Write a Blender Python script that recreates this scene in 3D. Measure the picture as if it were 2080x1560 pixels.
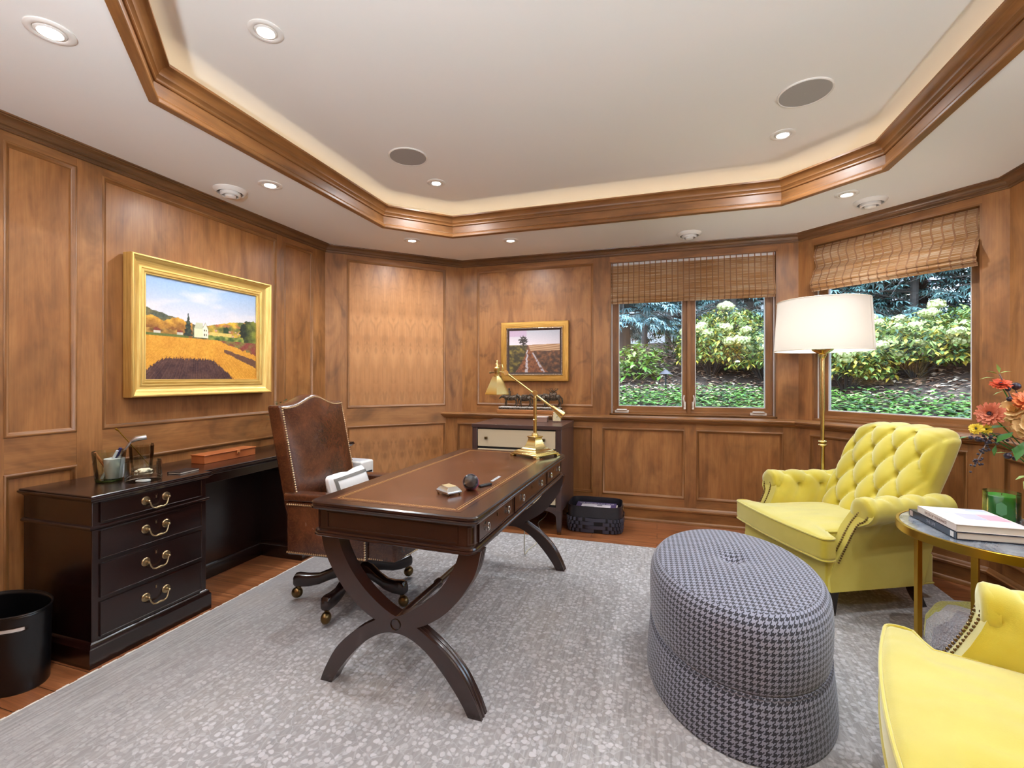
import bpy, bmesh, math, random
from mathutils import Vector, Matrix, noise
for _o in list(bpy.data.objects):
    bpy.data.objects.remove(_o)
PI = math.pi
SC = bpy.context.scene
COL = SC.collection
RND = random.Random(7)

# ------------------------------------------------------------------ camera
cam = bpy.data.cameras.new('camera')
cam.sensor_fit = 'HORIZONTAL'
cam.sensor_width = 36.0
cam.lens = 940.0 / 2080.0 * 36.0
cam.shift_y = -13.0 / 2080.0
cam.clip_start = 0.02
camo = bpy.data.objects.new('camera', cam)
COL.objects.link(camo)
camo.location = (0, 0, 1.30)
camo.rotation_euler = (PI / 2, 0, math.radians(17.4))
SC.camera = camo

# ------------------------------------------------------------------ world, exposure
world = bpy.data.worlds.new('overcast_sky')
SC.world = world
world.use_nodes = True
_bg = world.node_tree.nodes['Background']
_bg.inputs[0].default_value = (0.58, 0.78, 1.0, 1)
_bg.inputs[1].default_value = 6.5
SC.view_settings.view_transform = 'Standard'
SC.view_settings.look = 'None'
SC.view_settings.gamma = 1.0
SC.view_settings.use_curve_mapping = False
SC.view_settings.exposure = 0.45
SC.cycles.use_denoising = True
SC.cycles.max_bounces = 10
SC.cycles.diffuse_bounces = 6
SC.cycles.glossy_bounces = 4
SC.cycles.transparent_max_bounces = 24
SC.cycles.sample_clamp_indirect = 6.0
SC.cycles.caustics_reflective = False
SC.cycles.caustics_refractive = False

DOWNLIGHT_W = 9.0
COVE_STRENGTH = 6.0
FLOOR_LAMP_W = 4.0
FILL_UPLIGHT_W = 150.0  # fill lamps added behind the camera

def area_light(name, loc, rot, sx, sy, power, color=(1, 1, 1), portal=False, spread=PI, shape='RECTANGLE', parent=None):
    l = bpy.data.lights.new(name, 'AREA')
    l.shape = shape
    l.size = sx
    if shape == 'RECTANGLE':
        l.size_y = sy
    l.energy = power
    l.color = color
    l.spread = spread
    if portal:
        l.cycles.is_portal = True
    o = bpy.data.objects.new(name, l)
    COL.objects.link(o)
    o.location = loc
    o.rotation_euler = rot
    if parent:
        o.parent = parent
    return o

# light portals in the three window openings (they only steer sampling of the sky)
area_light('window_portal', (0.28, 4.66, 1.69), (-PI / 2, 0, 0), 1.5, 1.5, 1, portal=True)
area_light('window_portal', (1.60 + .105, 4.10 + .105, 1.69), (-PI / 2, 0, -PI / 4), 1.1, 1.5, 1, portal=True)
area_light('window_portal', (2.21, 1.75, 1.69), (-PI / 2, 0, -PI / 2), 1.7, 1.5, 1, portal=True)

# ------------------------------------------------------------------ mesh builder
class MB:
    """Collects shapes; build() links them as ONE mesh object. UVs are in metres, u along the grain."""
    def __init__(self):
        self.v = []; self.f = []; self.uv = []; self.mi = []; self.col = []
    def face(self, idx, uv, mi=0):
        self.f.append(tuple(idx)); self.uv.append(uv); self.mi.append(mi)
    def add(self, verts, faces, uvs, mi=0, M=None):
        b = len(self.v)
        for p in verts:
            p = Vector(p)
            self.v.append(tuple(M @ p) if M is not None else tuple(p))
        for f, uv in zip(faces, uvs):
            self.face([b + i for i in f], uv, mi)
        return self
    def box(self, x0, x1, y0, y1, z0, z1, g='x', mi=0, M=None):
        P = [(x, y, z) for x in (x0, x1) for y in (y0, y1) for z in (z0, z1)]
        F = [(0, 1, 3, 2), (4, 6, 7, 5), (0, 4, 5, 1), (2, 3, 7, 6), (0, 2, 6, 4), (1, 5, 7, 3)]
        ax = {'x': 0, 'y': 1, 'z': 2}[g]
        ou, ov = RND.random() * 9, RND.random() * 9
        U = []
        for f, n in zip(F, (0, 0, 1, 1, 2, 2)):
            o = [a for a in (0, 1, 2) if a != n]
            if ax in o:
                a, b_ = ax, [k for k in o if k != ax][0]
            else:
                a, b_ = o
            U.append([(P[i][a] + ou, P[i][b_] + ov) for i in f])
        return self.add(P, F, U, mi, M)
    def bx(self, c, s, g='x', mi=0, M=None):
        return self.box(c[0] - s[0] / 2, c[0] + s[0] / 2, c[1] - s[1] / 2, c[1] + s[1] / 2, c[2] - s[2] / 2, c[2] + s[2] / 2, g, mi, M)
    def prism(self, poly, z0, z1, mi=0, M=None, g='x'):
        n = len(poly)
        P = [(x, y, z0) for x, y in poly] + [(x, y, z1) for x, y in poly]
        F = [tuple(range(n))[::-1], tuple(range(n, 2 * n))]
        fl = (lambda p: (p[0], p[1])) if g == 'x' else (lambda p: (p[1], p[0]))
        U = [[fl(P[i]) for i in F[0]], [fl(P[i]) for i in F[1]]]
        s = 0
        for i in range(n):
            j = (i + 1) % n
            L = math.hypot(poly[j][0] - poly[i][0], poly[j][1] - poly[i][1])
            F.append((i, j, n + j, n + i)); U.append([(s, z0), (s + L, z0), (s + L, z1), (s, z1)]); s += L
        return self.add(P, F, U, mi, M)
    def loft(self, rings, closed=True, caps=True, mi=0, M=None, loop=False):
        """rings of equal length; closed = each ring closes on itself; loop = last ring joins the first."""
        n = len(rings[0]); P = [p for r in rings for p in r]; F = []; U = []
        acc = [0.0]
        for a, b in zip(rings, rings[1:] + ([rings[0]] if loop else [])):
            acc.append(acc[-1] + (Vector(a[0]) - Vector(b[0])).length)
        w = [0.0]
        r0 = rings[len(rings) // 2]
        for i in range(n):
            w.append(w[-1] + (Vector(r0[i]) - Vector(r0[(i + 1) % n])).length)
        m = len(rings)
        for k in range(m if loop else m - 1):
            k2 = (k + 1) % m
            for i in range(n if closed else n - 1):
                j = (i + 1) % n
                F.append((k * n + i, k * n + j, k2 * n + j, k2 * n + i))
                U.append([(acc[k], w[i]), (acc[k], w[i + 1]), (acc[k + 1], w[i + 1]), (acc[k + 1], w[i])])
        if caps and closed and not loop:
            for k in (0, m - 1):
                f = tuple(range(k * n, k * n + n))
                F.append(f); U.append([(P[i][0] + P[i][2], P[i][1] + P[i][2] * .5) for i in f])
        return self.add(P, F, U, mi, M)
    def lathe(self, prof, n=32, mi=0, M=None, sx=1.0, sy=1.0, caps=False):
        rings = [[(r * sx * math.cos(2 * PI * i / n), r * sy * math.sin(2 * PI * i / n), z) for i in range(n)] for r, z in prof]
        return self.loft(rings, True, caps, mi, M)
    def tube(self, pts, r, n=8, mi=0, M=None, loop=False, caps=True):
        pts = [Vector(p) for p in pts]; m = len(pts)
        rr = r if isinstance(r, (list, tuple)) else [r] * m
        rings = []; up = None
        for k in range(m):
            if loop:
                t = (pts[(k + 1) % m] - pts[k - 1])
            else:
                t = pts[min(k + 1, m - 1)] - pts[max(k - 1, 0)]
            t.normalize()
            if up is None:
                up = Vector((0, 0, 1)) if abs(t.z) < .9 else Vector((1, 0, 0))
            s = t.cross(up); s.normalize(); up = s.cross(t); up.normalize()
            rings.append([tuple(pts[k] + rr[k] * (math.cos(2 * PI * i / n) * s + math.sin(2 * PI * i / n) * up)) for i in range(n)])
        return self.loft(rings, True, caps, mi, M, loop)
    def cyl(self, a, b, r, n=16, mi=0, M=None, r2=None):
        return self.tube([a, b], [r, r if r2 is None else r2], n, mi, M)
    def sweep(self, prof, path, closed=False, mi=0, M=None, caps=True):
        """prof: (a, z) with a = offset to the LEFT of travel; path: 2-D points, mitred corners."""
        pts = [Vector((p[0], p[1])) for p in path]; m = len(pts); rings = []
        for k in range(m):
            d1 = (pts[k] - pts[k - 1]) if (k > 0 or closed) else None
            d2 = (pts[(k + 1) % m] - pts[k]) if (k < m - 1 or closed) else None
            d1 = (d1 or d2).normalized(); d2 = (d2 or d1).normalized()
            n1 = Vector((-d1.y, d1.x)); n2 = Vector((-d2.y, d2.x)); b = n1 + n2; b = b / max(b.dot(n1), .05) 
            rings.append([(pts[k].x + b.x * a, pts[k].y + b.y * a, z) for a, z in prof])
        return self.loft(rings, True, caps, mi, M, loop=closed)
    def frame(self, x0, x1, z0, z1, prof, mi=0, M=None):
        """picture-frame sweep in the XZ plane: prof (inward offset, y)"""
        rings = []
        for (x, z, sx, sz) in ((x0, z0, 1, 1), (x1, z0, -1, 1), (x1, z1, -1, -1), (x0, z1, 1, -1)):
            rings.append([(x + sx * a, y, z + sz * a) for a, y in prof])
        return self.loft(rings, True, False, mi, M, loop=True)
    def grid(self, fn, nu, nv, mi=0, M=None, us=1.0, vs=1.0):
        P = [fn(i / nu, j / nv) for j in range(nv + 1) for i in range(nu + 1)]; F = []; U = []
        for j in range(nv):
            for i in range(nu):
                a = j * (nu + 1) + i
                F.append((a, a + 1, a + nu + 2, a + nu + 1))
                U.append([(us * i / nu, vs * j / nv), (us * (i + 1) / nu, vs * j / nv), (us * (i + 1) / nu, vs * (j + 1) / nv), (us * i / nu, vs * (j + 1) / nv)])
        return self.add(P, F, U, mi, M)
    def sphere(self, c, r, n=16, m=10, mi=0, M=None, s=(1, 1, 1)):
        rings = []
        for j in range(m + 1):
            t = PI * min(max(j / m, .004), .996) - PI / 2
            rings.append([(c[0] + s[0] * r * math.cos(t) * math.cos(2 * PI * i / n), c[1] + s[1] * r * math.cos(t) * math.sin(2 * PI * i / n), c[2] + s[2] * r * math.sin(t)) for i in range(n)])
        return self.loft(rings, True, True, mi, M)
    def rbox(self, h, r, n=(8, 8, 8), fn=None, mi=0, M=None):
        """rounded box about the origin, half sizes h, corner radius r; fn(p, q) moves every vertex (q = -1..1 cube point)"""
        def ax(k):
            e = min(r / h[k], .98); t = []
            for s in range(5):
                t.append(-1 + e * (1 - math.cos(s / 4 * PI / 2)) if False else -1 + e * s / 4)
            inner = [-1 + e + (2 - 2 * e) * s / n[k] for s in range(1, n[k])]
            return t + inner + [-x for x in t[::-1]]
        A = [ax(0), ax(1), ax(2)]; idx = {}; P = []; F = []; U = []
        def vid(q):
            key = tuple(round(c, 5) for c in q)
            if key in idx:
                return idx[key]
            p = Vector((q[0] * h[0], q[1] * h[1], q[2] * h[2]))
            # spread the outer strip evenly over the arc
            qq = []
            for k in range(3):
                lim = h[k] - r
                c = p[k]
                qq.append(c)
            inn = Vector([max(-(h[k] - r), min(h[k] - r, qq[k])) for k in range(3)])
            d = Vector(qq) - inn
            # cube to sphere within the corner region
            if d.length > 1e-9:
                mx = max(abs(d.x), abs(d.y), abs(d.z))
                e = Vector([math.tan(c / r * PI / 4) if abs(c) < r * 1.0001 else c / r for c in d])
                p = inn + e.normalized() * r
            else:
                p = inn
            if fn:
                p = Vector(fn(p, q))
            idx[key] = len(P); P.append(tuple(p)); return idx[key]
        for k in range(3):
            a, b = [c for c in (0, 1, 2) if c != k]
            for s in (-1, 1):
                for i in range(len(A[a]) - 1):
                    for j in range(len(A[b]) - 1):
                        qs = []
                        for (ii, jj) in ((i, j), (i + 1, j), (i + 1, j + 1), (i, j + 1)):
                            q = [0, 0, 0]; q[k] = s; q[a] = A[a][ii]; q[b] = A[b][jj]; qs.append(q)
                        if s * (1 if k != 1 else -1) < 0:
                            qs = qs[::-1]
                        ids = [vid(q) for q in qs]
                        F.append(tuple(ids)); U.append([(q[a] * h[a], q[b] * h[b]) for q in qs])
        return self.add(P, F, U, mi, M)
    def build(self, name, mats, parent=None, bevel=0.0, seg=2, angle=35, sub=0, recalc=True, loc=None, rot=None, smooth=True):
        me = bpy.data.meshes.new(name)
        me.from_pydata(self.v, [], self.f)
        uvl = me.uv_layers.new(name='UVMap')
        flat = [c for uv in self.uv for p in uv for c in p]
        uvl.data.foreach_set('uv', flat)
        me.polygons.foreach_set('material_index', self.mi)
        if not isinstance(mats, (list, tuple)):
            mats = [mats]
        for m in mats:
            me.materials.append(m)
        if recalc:
            bm = bmesh.new(); bm.from_mesh(me)
            bmesh.ops.recalc_face_normals(bm, faces=bm.faces)
            bm.to_mesh(me); bm.free()
        if smooth:
            me.polygons.foreach_set('use_smooth', [True] * len(me.polygons))
            me.set_sharp_from_angle(angle=math.radians(angle))
        me.update()
        o = bpy.data.objects.new(name, me)
        COL.objects.link(o)
        if parent is not None:
            o.parent = parent
        if loc is not None:
            o.location = loc
        if rot is not None:
            o.rotation_euler = rot
        if bevel:
            b = o.modifiers.new('bevel', 'BEVEL'); b.width = bevel; b.segments = seg; b.limit_method = 'ANGLE'; b.angle_limit = math.radians(40)
        if sub:
            s = o.modifiers.new('subsurf', 'SUBSURF'); s.levels = sub; s.render_levels = sub
        return o

def thing(name, label, cat, loc=(0, 0, 0), rz=0.0, group=None):
    o = bpy.data.objects.new(name, None)
    o.empty_display_size = .05
    COL.objects.link(o)
    o.location = loc; o.rotation_euler = (0, 0, rz)
    o['label'] = label; o['category'] = cat
    if group:
        o['group'] = group
    return o
def tag(o, label, cat, group=None, kind=None):
    o['label'] = label; o['category'] = cat
    if group: o['group'] = group
    if kind: o['kind'] = kind
    return o
def struct(o):
    o['kind'] = 'structure'
    return o
def copy_tree(o, parent=None):
    c = o.copy(); COL.objects.link(c)
    if parent is not None:
        c.parent = parent
    for ch in list(o.children):
        copy_tree(ch, c)
    return c
def T(x=0, y=0, z=0): return Matrix.Translation((x, y, z))
def R(a, ax): return Matrix.Rotation(a, 4, ax)
def S(x, y, z): return Matrix.Diagonal((x, y, z, 1))

# ------------------------------------------------------------------ materials
def srgb(r, g, b):
    return tuple(((c / 255) / 12.92 if c / 255 <= .04045 else ((c / 255 + .055) / 1.055) ** 2.4) for c in (r, g, b)) + (1,)
class NT:
    def __init__(self, name):
        self.m = bpy.data.materials.new(name); self.m.use_nodes = True
        self.t = self.m.node_tree; self.b = self.t.nodes['Principled BSDF']; self.out = self.t.nodes['Material Output']
    def n(self, typ, ins=None, **kw):
        nd = self.t.nodes.new(typ)
        for k, v in kw.items():
            setattr(nd, k, v)
        for k, v in (ins or {}).items():
            self.set(nd.inputs[k], v)
        return nd
    def set(self, sock, v):
        if isinstance(v, bpy.types.NodeSocket):
            self.t.links.new(v, sock)
        elif isinstance(v, bpy.types.Node):
            self.t.links.new(v.outputs[0], sock)
        else:
            sock.default_value = v
    def math(self, op, a, b=None, c=None):
        nd = self.t.nodes.new('ShaderNodeMath'); nd.operation = op
        for i, x in enumerate((a, b, c)):
            if x is not None:
                self.set(nd.inputs[i], x)
        return nd.outputs[0]
    def mix(self, f, a, b, blend='MIX'):
        nd = self.t.nodes.new('ShaderNodeMix'); nd.data_type = 'RGBA'; nd.blend_type = blend
        self.set(nd.inputs[0], f); self.set(nd.inputs[6], a); self.set(nd.inputs[7], b)
        return nd.outputs[2]
    def ramp(self, f, stops):
        nd = self.t.nodes.new('ShaderNodeValToRGB'); self.set(nd.inputs[0], f)
        e = nd.color_ramp.elements
        while len(e) < len(stops):
            e.new(.5)
        for k, (p, c) in zip(e, stops):
            k.position = p; k.color = c if len(c) == 4 else tuple(c) + (1,)
        return nd.outputs[0]
    def uv(self, su=1, sv=1, ou=0, ov=0):
        tc = self.t.nodes.new('ShaderNodeTexCoord')
        mp = self.n('ShaderNodeMapping', {'Vector': tc.outputs['UV']}); mp.inputs['Scale'].default_value = (su, sv, 1); mp.inputs['Location'].default_value = (ou, ov, 0)
        return mp.outputs[0]
    def obj(self, s=(1, 1, 1)):
        tc = self.t.nodes.new('ShaderNodeTexCoord')
        mp = self.n('ShaderNodeMapping', {'Vector': tc.outputs['Object']}); mp.inputs['Scale'].default_value = s
        return mp.outputs[0]
    def noise(self, vec, scale=5, detail=3, rough=.55, dist=0):
        return self.n('ShaderNodeTexNoise', {'Vector': vec, 'Scale': scale, 'Detail': detail, 'Roughness': rough, 'Distortion': dist}).outputs[0]
    def bump(self, h, strength=.2, dist=.01):
        b = self.n('ShaderNodeBump', {'Height': h, 'Strength': strength, 'Distance': dist})
        self.set(self.b.inputs['Normal'], b.outputs[0])
    def P(self, **kw):
        al = {'color': 'Base Color', 'rough': 'Roughness', 'metal': 'Metallic', 'coat': 'Coat Weight', 'coatr': 'Coat Roughness', 'sheen': 'Sheen Weight', 'sheenr': 'Sheen Roughness', 'sheent': 'Sheen Tint', 'ior': 'IOR', 'trans': 'Transmission Weight', 'emc': 'Emission Color', 'ems': 'Emission Strength', 'spec': 'Specular IOR Level', 'alpha': 'Alpha', 'sss': 'Subsurface Weight'}
        for k, v in kw.items():
            self.set(self.b.inputs[al[k]], v)
        return self.m

def plain(name, rgb, rough=.5, metal=0.0, **kw):
    n = NT(name)
    n.P(color=srgb(*rgb), rough=rough, metal=metal, **kw)
    return n.m

def wood(name, dark, mid, light, rough=.46, coat=.06, leaf=0.0, seed=0.0, blotch=.6, bs=(1.0, 2.2), fine=120.0, gscale=6.0, knots=0.0, bumpk=.06):
    n = NT(name)
    tc = n.t.nodes.new('ShaderNodeTexCoord')
    sp = n.n('ShaderNodeSeparateXYZ', {'Vector': tc.outputs['UV']})
    u, v = sp.outputs[0], sp.outputs[1]
    if leaf:
        v = n.math('PINGPONG', v, leaf)
    cb = n.n('ShaderNodeCombineXYZ', {'X': u, 'Y': v, 'Z': seed}).outputs[0]
    def mp(su, sv):
        m = n.n('ShaderNodeMapping', {'Vector': cb}); m.inputs['Scale'].default_value = (su, sv, 1); return m.outputs[0]
    g = n.noise(mp(1.0, gscale), 1.6, 4, .6, .6)
    bl = n.noise(mp(*bs), 2.3, 3, .55, 1.2)
    fi = n.noise(mp(4.0, fine), 1.0, 3, .6)
    c = n.ramp(g, [(.18, srgb(*dark)), (.5, srgb(*mid)), (.84, srgb(*light))])
    cl = n.noise(mp(.7, 1.3), 1.7, 4, .6, 1.6)
    c = n.mix(n.math('MULTIPLY', n.ramp(cl, [(.46, (0, 0, 0)), (.66, (1, 1, 1))]), .45), c, srgb(*light))
    c = n.mix(n.math('MULTIPLY', n.ramp(bl, [(.50, (0, 0, 0)), (.74, (1, 1, 1))]), blotch), c, srgb(*[x * .62 for x in dark]))
    c = n.mix(n.math('MULTIPLY', n.ramp(fi, [(.35, (1, 1, 1)), (.6, (0, 0, 0))]), .18), c, srgb(*[x * .72 for x in dark]))
    if knots:
        vo = n.n('ShaderNodeTexVoronoi', {'Vector': mp(1.0, 1.7), 'Scale': knots, 'Randomness': 1.0})
        k = n.ramp(vo.outputs['Distance'], [(.0, (1, 1, 1)), (.05, (.7, .7, .7)), (.17, (0, 0, 0))])
        keep = n.math('GREATER_THAN', n.n('ShaderNodeSeparateColor', {'Color': vo.outputs['Color']}).outputs[0], .55)
        c = n.mix(n.math('MULTIPLY', n.math('MULTIPLY', k, keep), .65), c, srgb(*[x * .45 for x in dark]))
    n.P(color=c, rough=rough, coat=coat, coatr=.25)
    n.bump(fi, bumpk, .004)
    return n.m

M = {}
# honey-brown stained alder of the panelling
AD, AM, AL = (100, 60, 28), (146, 95, 50), (176, 122, 70)
M['panel'] = wood('alder_panel', AD, AM, AL, leaf=.0, seed=1.3, blotch=.38, knots=0)
M['panel_match'] = wood('alder_veneer_leaves', (126, 80, 43), (170, 115, 66), (192, 138, 86), leaf=.085, seed=5.1, blotch=.5, bs=(1.9, 4.2), gscale=4)
M['panel_pair'] = wood('alder_veneer_pairs', AD, AM, AL, leaf=.30, seed=3.7, blotch=.6, bs=(2.2, 2.6), gscale=6)
M['stile'] = wood('alder_stile', (98, 60, 30), (146, 96, 52), (176, 123, 72), seed=9.2, blotch=.55, knots=1.6)
M['mould'] = wood('alder_moulding', (90, 56, 27), (132, 86, 44), (158, 108, 60), seed=2.2, blotch=.3, rough=.44)
M['crown'] = wood('alder_crown', (74, 48, 27), (104, 70, 41), (128, 90, 56), seed=4.2, blotch=.4, rough=.36)
M['mahog'] = wood('dark_mahogany', (20, 8, 6), (30, 12, 9), (42, 18, 13), rough=.22, coat=.45, seed=6.0, blotch=.3, bumpk=.02)
M['desk'] = wood('desk_mahogany', (32, 17, 12), (44, 23, 16), (58, 31, 21), rough=.2, coat=.45, seed=8.0, blotch=.3, bumpk=.02)
M['lwood'] = wood('chest_frame_wood', (52, 36, 34), (72, 52, 48), (92, 68, 62), rough=.3, coat=.3, seed=8.8, blotch=.3, fine=60)
M['plinth'] = wood('plinth_wood', (110, 66, 34), (158, 100, 52), (184, 124, 70), seed=11.0, blotch=.3)
def floor_mat():
    n = NT('cherry_plank_floor')
    tc = n.t.nodes.new('ShaderNodeTexCoord')
    br = n.n('ShaderNodeTexBrick', {'Vector': tc.outputs['Object'], 'Color1': (.25, .25, .25, 1), 'Color2': (.8, .8, .8, 1), 'Mortar': (0, 0, 0, 1), 'Scale': 1.0, 'Mortar Size': .0016, 'Brick Width': 1.4, 'Row Height': .127, 'Bias': 0.0})
    br.offset = .37
    plank = n.n('ShaderNodeSeparateColor', {'Color': br.outputs['Color']}).outputs[0]
    ad = n.n('ShaderNodeVectorMath', {0: tc.outputs['Object'], 1: n.n('ShaderNodeCombineXYZ', {'X': n.math('MULTIPLY', plank, 7.0), 'Y': n.math('MULTIPLY', plank, 3.0), 'Z': 0.0}).outputs[0]})
    mp = n.n('ShaderNodeMapping', {'Vector': ad.outputs[0]}); mp.inputs['Scale'].default_value = (1.2, 14, 1)
    g = n.noise(mp.outputs[0], 1.8, 5, .6, .9)
    mp2 = n.n('ShaderNodeMapping', {'Vector': ad.outputs[0]}); mp2.inputs['Scale'].default_value = (4, 130, 1)
    fi = n.noise(mp2.outputs[0], 1, 2)
    c = n.ramp(g, [(.3, srgb(92, 50, 27)), (.5, srgb(138, 82, 48)), (.72, srgb(172, 114, 72))])
    c = n.mix(n.math('MULTIPLY', plank, .35), c, srgb(186, 118, 72))
    c = n.mix(n.math('MULTIPLY', n.ramp(fi, [(.4, (1, 1, 1)), (.62, (0, 0, 0))]), .3), c, srgb(84, 40, 20))
    c = n.mix(br.outputs['Fac'], c, srgb(40, 20, 10))
    n.P(color=c, rough=.3, coat=.3, coatr=.2)
    n.bump(br.outputs['Fac'], -.2, .002)
    return n.m
M['floor'] = floor_mat()

def rug_mat():
    n = NT('woven_rug')
    o = n.obj()
    def mp(x, y):
        m = n.n('ShaderNodeMapping', {'Vector': o}); m.inputs['Scale'].default_value = (x, y, 1); return m.outputs[0]
    streak = n.noise(mp(90, 5), 1.0, 3, .6)
    band = n.noise(mp(5.0, .25), 1.0, 2, .5)
    patch = n.noise(mp(.8, .5), 1.3, 3, .5)
    wob = n.n('ShaderNodeVectorMath', {0: o, 1: n.n('ShaderNodeVectorMath', {0: n.n('ShaderNodeTexNoise', {'Vector': o, 'Scale': 22.0}).outputs['Color'], 1: (.03, .03, .0)}, operation='MULTIPLY').outputs[0]}, operation='ADD').outputs[0]
    vo = n.n('ShaderNodeTexVoronoi', {'Vector': wob, 'Scale': 44.0, 'Randomness': .75})
    dots = n.ramp(vo.outputs['Distance'], [(.40, (1, 1, 1)), (.53, (0, 0, 0))])
    cellr = n.n('ShaderNodeSeparateColor', {'Color': vo.outputs['Color']}).outputs[0]
    dots = n.math('MULTIPLY', dots, n.ramp(cellr, [(.1, (.35, .35, .35)), (.8, (1, 1, 1))]))
    vo2 = n.n('ShaderNodeTexVoronoi', {'Vector': wob, 'Scale': 20.0}, feature='DISTANCE_TO_EDGE')
    vine = n.ramp(vo2.outputs['Distance'], [(.0, (1, 1, 1)), (.05, (0, 0, 0))])
    mask = n.ramp(n.math('ADD', n.math('MULTIPLY', band, .6), n.math('MULTIPLY', patch, .4)), [(.38, (0, 0, 0)), (.56, (1, 1, 1))])
    # the border band along the left edge is plainer, with streaks only
    x = n.n('ShaderNodeSeparateXYZ', {'Vector': o}).outputs[0]
    edge = n.ramp(n.math('MULTIPLY', n.math('ADD', x, 2.4), .6), [(.08, (.12, .12, .12)), (.55, (1, 1, 1))])
    amt = n.math('MULTIPLY', n.math('MAXIMUM', mask, .8), edge)
    base = n.mix(n.ramp(streak, [(.35, (0, 0, 0)), (.65, (1, 1, 1))]), srgb(136, 132, 130), srgb(168, 164, 162))
    base = n.mix(n.ramp(patch, [(.4, (0, 0, 0)), (.7, (1, 1, 1))]), base, srgb(152, 148, 148))
    warm = n.noise(mp(1.1, .6), 1.7, 2, .5)
    base = n.mix(n.math('MULTIPLY', n.ramp(warm, [(.55, (0, 0, 0)), (.75, (1, 1, 1))]), .35), base, srgb(166, 156, 144))
    c = n.mix(n.math('MULTIPLY', amt, dots), base, srgb(196, 193, 195))
    c = n.mix(n.math('MULTIPLY', n.math('MULTIPLY', amt, vine), .4), c, srgb(194, 192, 196))
    n.P(color=c, rough=.85, sheen=.15, spec=.2)
    n.bump(n.math('ADD', dots, n.math('MULTIPLY', streak, .7)), .35, .004)
    return n.m
M['rug'] = rug_mat()
M['fringe'] = plain('rug_fringe', (222, 214, 204), .9)

def velvet(name):
    n = NT(name)
    o = n.obj()
    a = n.noise(o, 5.0, 3, .6)
    f = n.noise(o, 260.0, 2, .5)
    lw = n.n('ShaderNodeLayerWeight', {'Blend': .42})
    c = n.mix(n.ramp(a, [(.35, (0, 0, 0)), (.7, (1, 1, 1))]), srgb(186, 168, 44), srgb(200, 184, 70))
    c = n.mix(n.math('MULTIPLY', lw.outputs['Facing'], .75), c, srgb(206, 200, 136))  # pale sheen painted into the colour at grazing angles
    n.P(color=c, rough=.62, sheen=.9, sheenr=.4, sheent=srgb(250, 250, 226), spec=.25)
    n.bump(n.math('ADD', f, n.math('MULTIPLY', a, 1.2)), .06, .01)
    return n.m
M['velvet'] = velvet('yellow_velvet')

def houndstooth():
    n = NT('houndstooth_cloth')
    tc = n.t.nodes.new('ShaderNodeTexCoord')
    sp = n.n('ShaderNodeSeparateXYZ', {'Vector': tc.outputs['UV']})
    K = 8 / .022
    fx = n.math('FLOOR', n.math('MULTIPLY', n.math('ADD', sp.outputs[0], 40.0), K))
    fy = n.math('FLOOR', n.math('MULTIPLY', n.math('ADD', sp.outputs[1], 40.0), K))
    tw = n.math('LESS_THAN', n.math('MODULO', n.math('ADD', n.math('SUBTRACT', fx, fy), 80000.0), 4.0), 2.0)
    c1 = n.math('LESS_THAN', n.math('MODULO', fx, 8.0), 4.0)
    c2 = n.math('LESS_THAN', n.math('MODULO', fy, 8.0), 4.0)
    d = n.math('ADD', n.math('MULTIPLY', tw, c1), n.math('MULTIPLY', n.math('SUBTRACT', 1.0, tw), c2))
    f = n.noise(n.uv(900, 900), 1, 2)
    c = n.mix(d, srgb(142, 143, 158), srgb(24, 22, 30))
    c = n.mix(n.math('MULTIPLY', f, .25), c, srgb(88, 88, 100))
    n.P(color=c, rough=.75, sheen=.25, spec=.3)
    n.bump(f, .1, .002)
    return n.m
M['hound'] = houndstooth()

def leather(name, a, b, c_, rough=.24, crack=.3):
    n = NT(name)
    o = n.obj()
    p = n.noise(o, 4.0, 4, .6, .5)
    vo = n.n('ShaderNodeTexVoronoi', {'Vector': o, 'Scale': 160.0}, feature='DISTANCE_TO_EDGE')
    ln = n.noise(o, 14.0, 6, .75, 2.5)
    c = n.ramp(p, [(.3, srgb(*a)), (.52, srgb(*b)), (.75, srgb(*c_))])
    c = n.mix(n.math('MULTIPLY', n.ramp(ln, [(.485, (0, 0, 0)), (.5, (1, 1, 1)), (.515, (0, 0, 0))]), crack), c, srgb(168, 104, 60))
    n.P(color=c, rough=n.math('ADD', n.math('MULTIPLY', p, .15), rough - .07), coat=.25, coatr=.2)
    n.bump(vo.outputs['Distance'], .12, .002)
    return n.m
M['leather'] = leather('brown_leather', (50, 25, 15), (76, 40, 23), (108, 62, 36))
M['inlay'] = leather('desk_leather', (74, 40, 24), (88, 50, 30), (100, 58, 36), rough=.24, crack=.06)
M['tan'] = leather('tan_leather', (150, 80, 40), (172, 94, 48), (190, 110, 62), rough=.4, crack=.1)
M['blkleather'] = leather('black_leather', (20, 19, 24), (28, 27, 34), (36, 35, 44), rough=.42, crack=.05)
M['gilt'] = plain('gilt_tooling', (196, 150, 88), .4, .5)
M['brass'] = plain('polished_brass', (226, 204, 140), .24, 1.0)
M['dbrass'] = plain('aged_brass', (120, 96, 62), .32, 1.0)
M['gbrass'] = plain('gold_leaf_metal', (178, 140, 50), .3, 1.0)
M['nail'] = plain('nailhead_metal', (206, 176, 136), .3, 1.0)
M['pull'] = plain('antique_pull_brass', (184, 162, 124), .3, 1.0)
M['weave'] = plain('woven_leather', (58, 58, 72), .34)
def gold(name, a, b, metal=.55):
    n = NT(name)
    f = n.noise(n.uv(3, 40), 2, 4, .6)
    n.P(color=n.ramp(f, [(.3, srgb(*a)), (.7, srgb(*b))]), rough=.36, metal=metal)
    n.bump(f, .08, .003)
    return n.m
M['goldframe'] = gold('gold_leaf_frame', (206, 164, 84), (236, 204, 124))
M['goldframe2'] = gold('dull_gold_frame', (168, 122, 52), (210, 164, 84))
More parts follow.
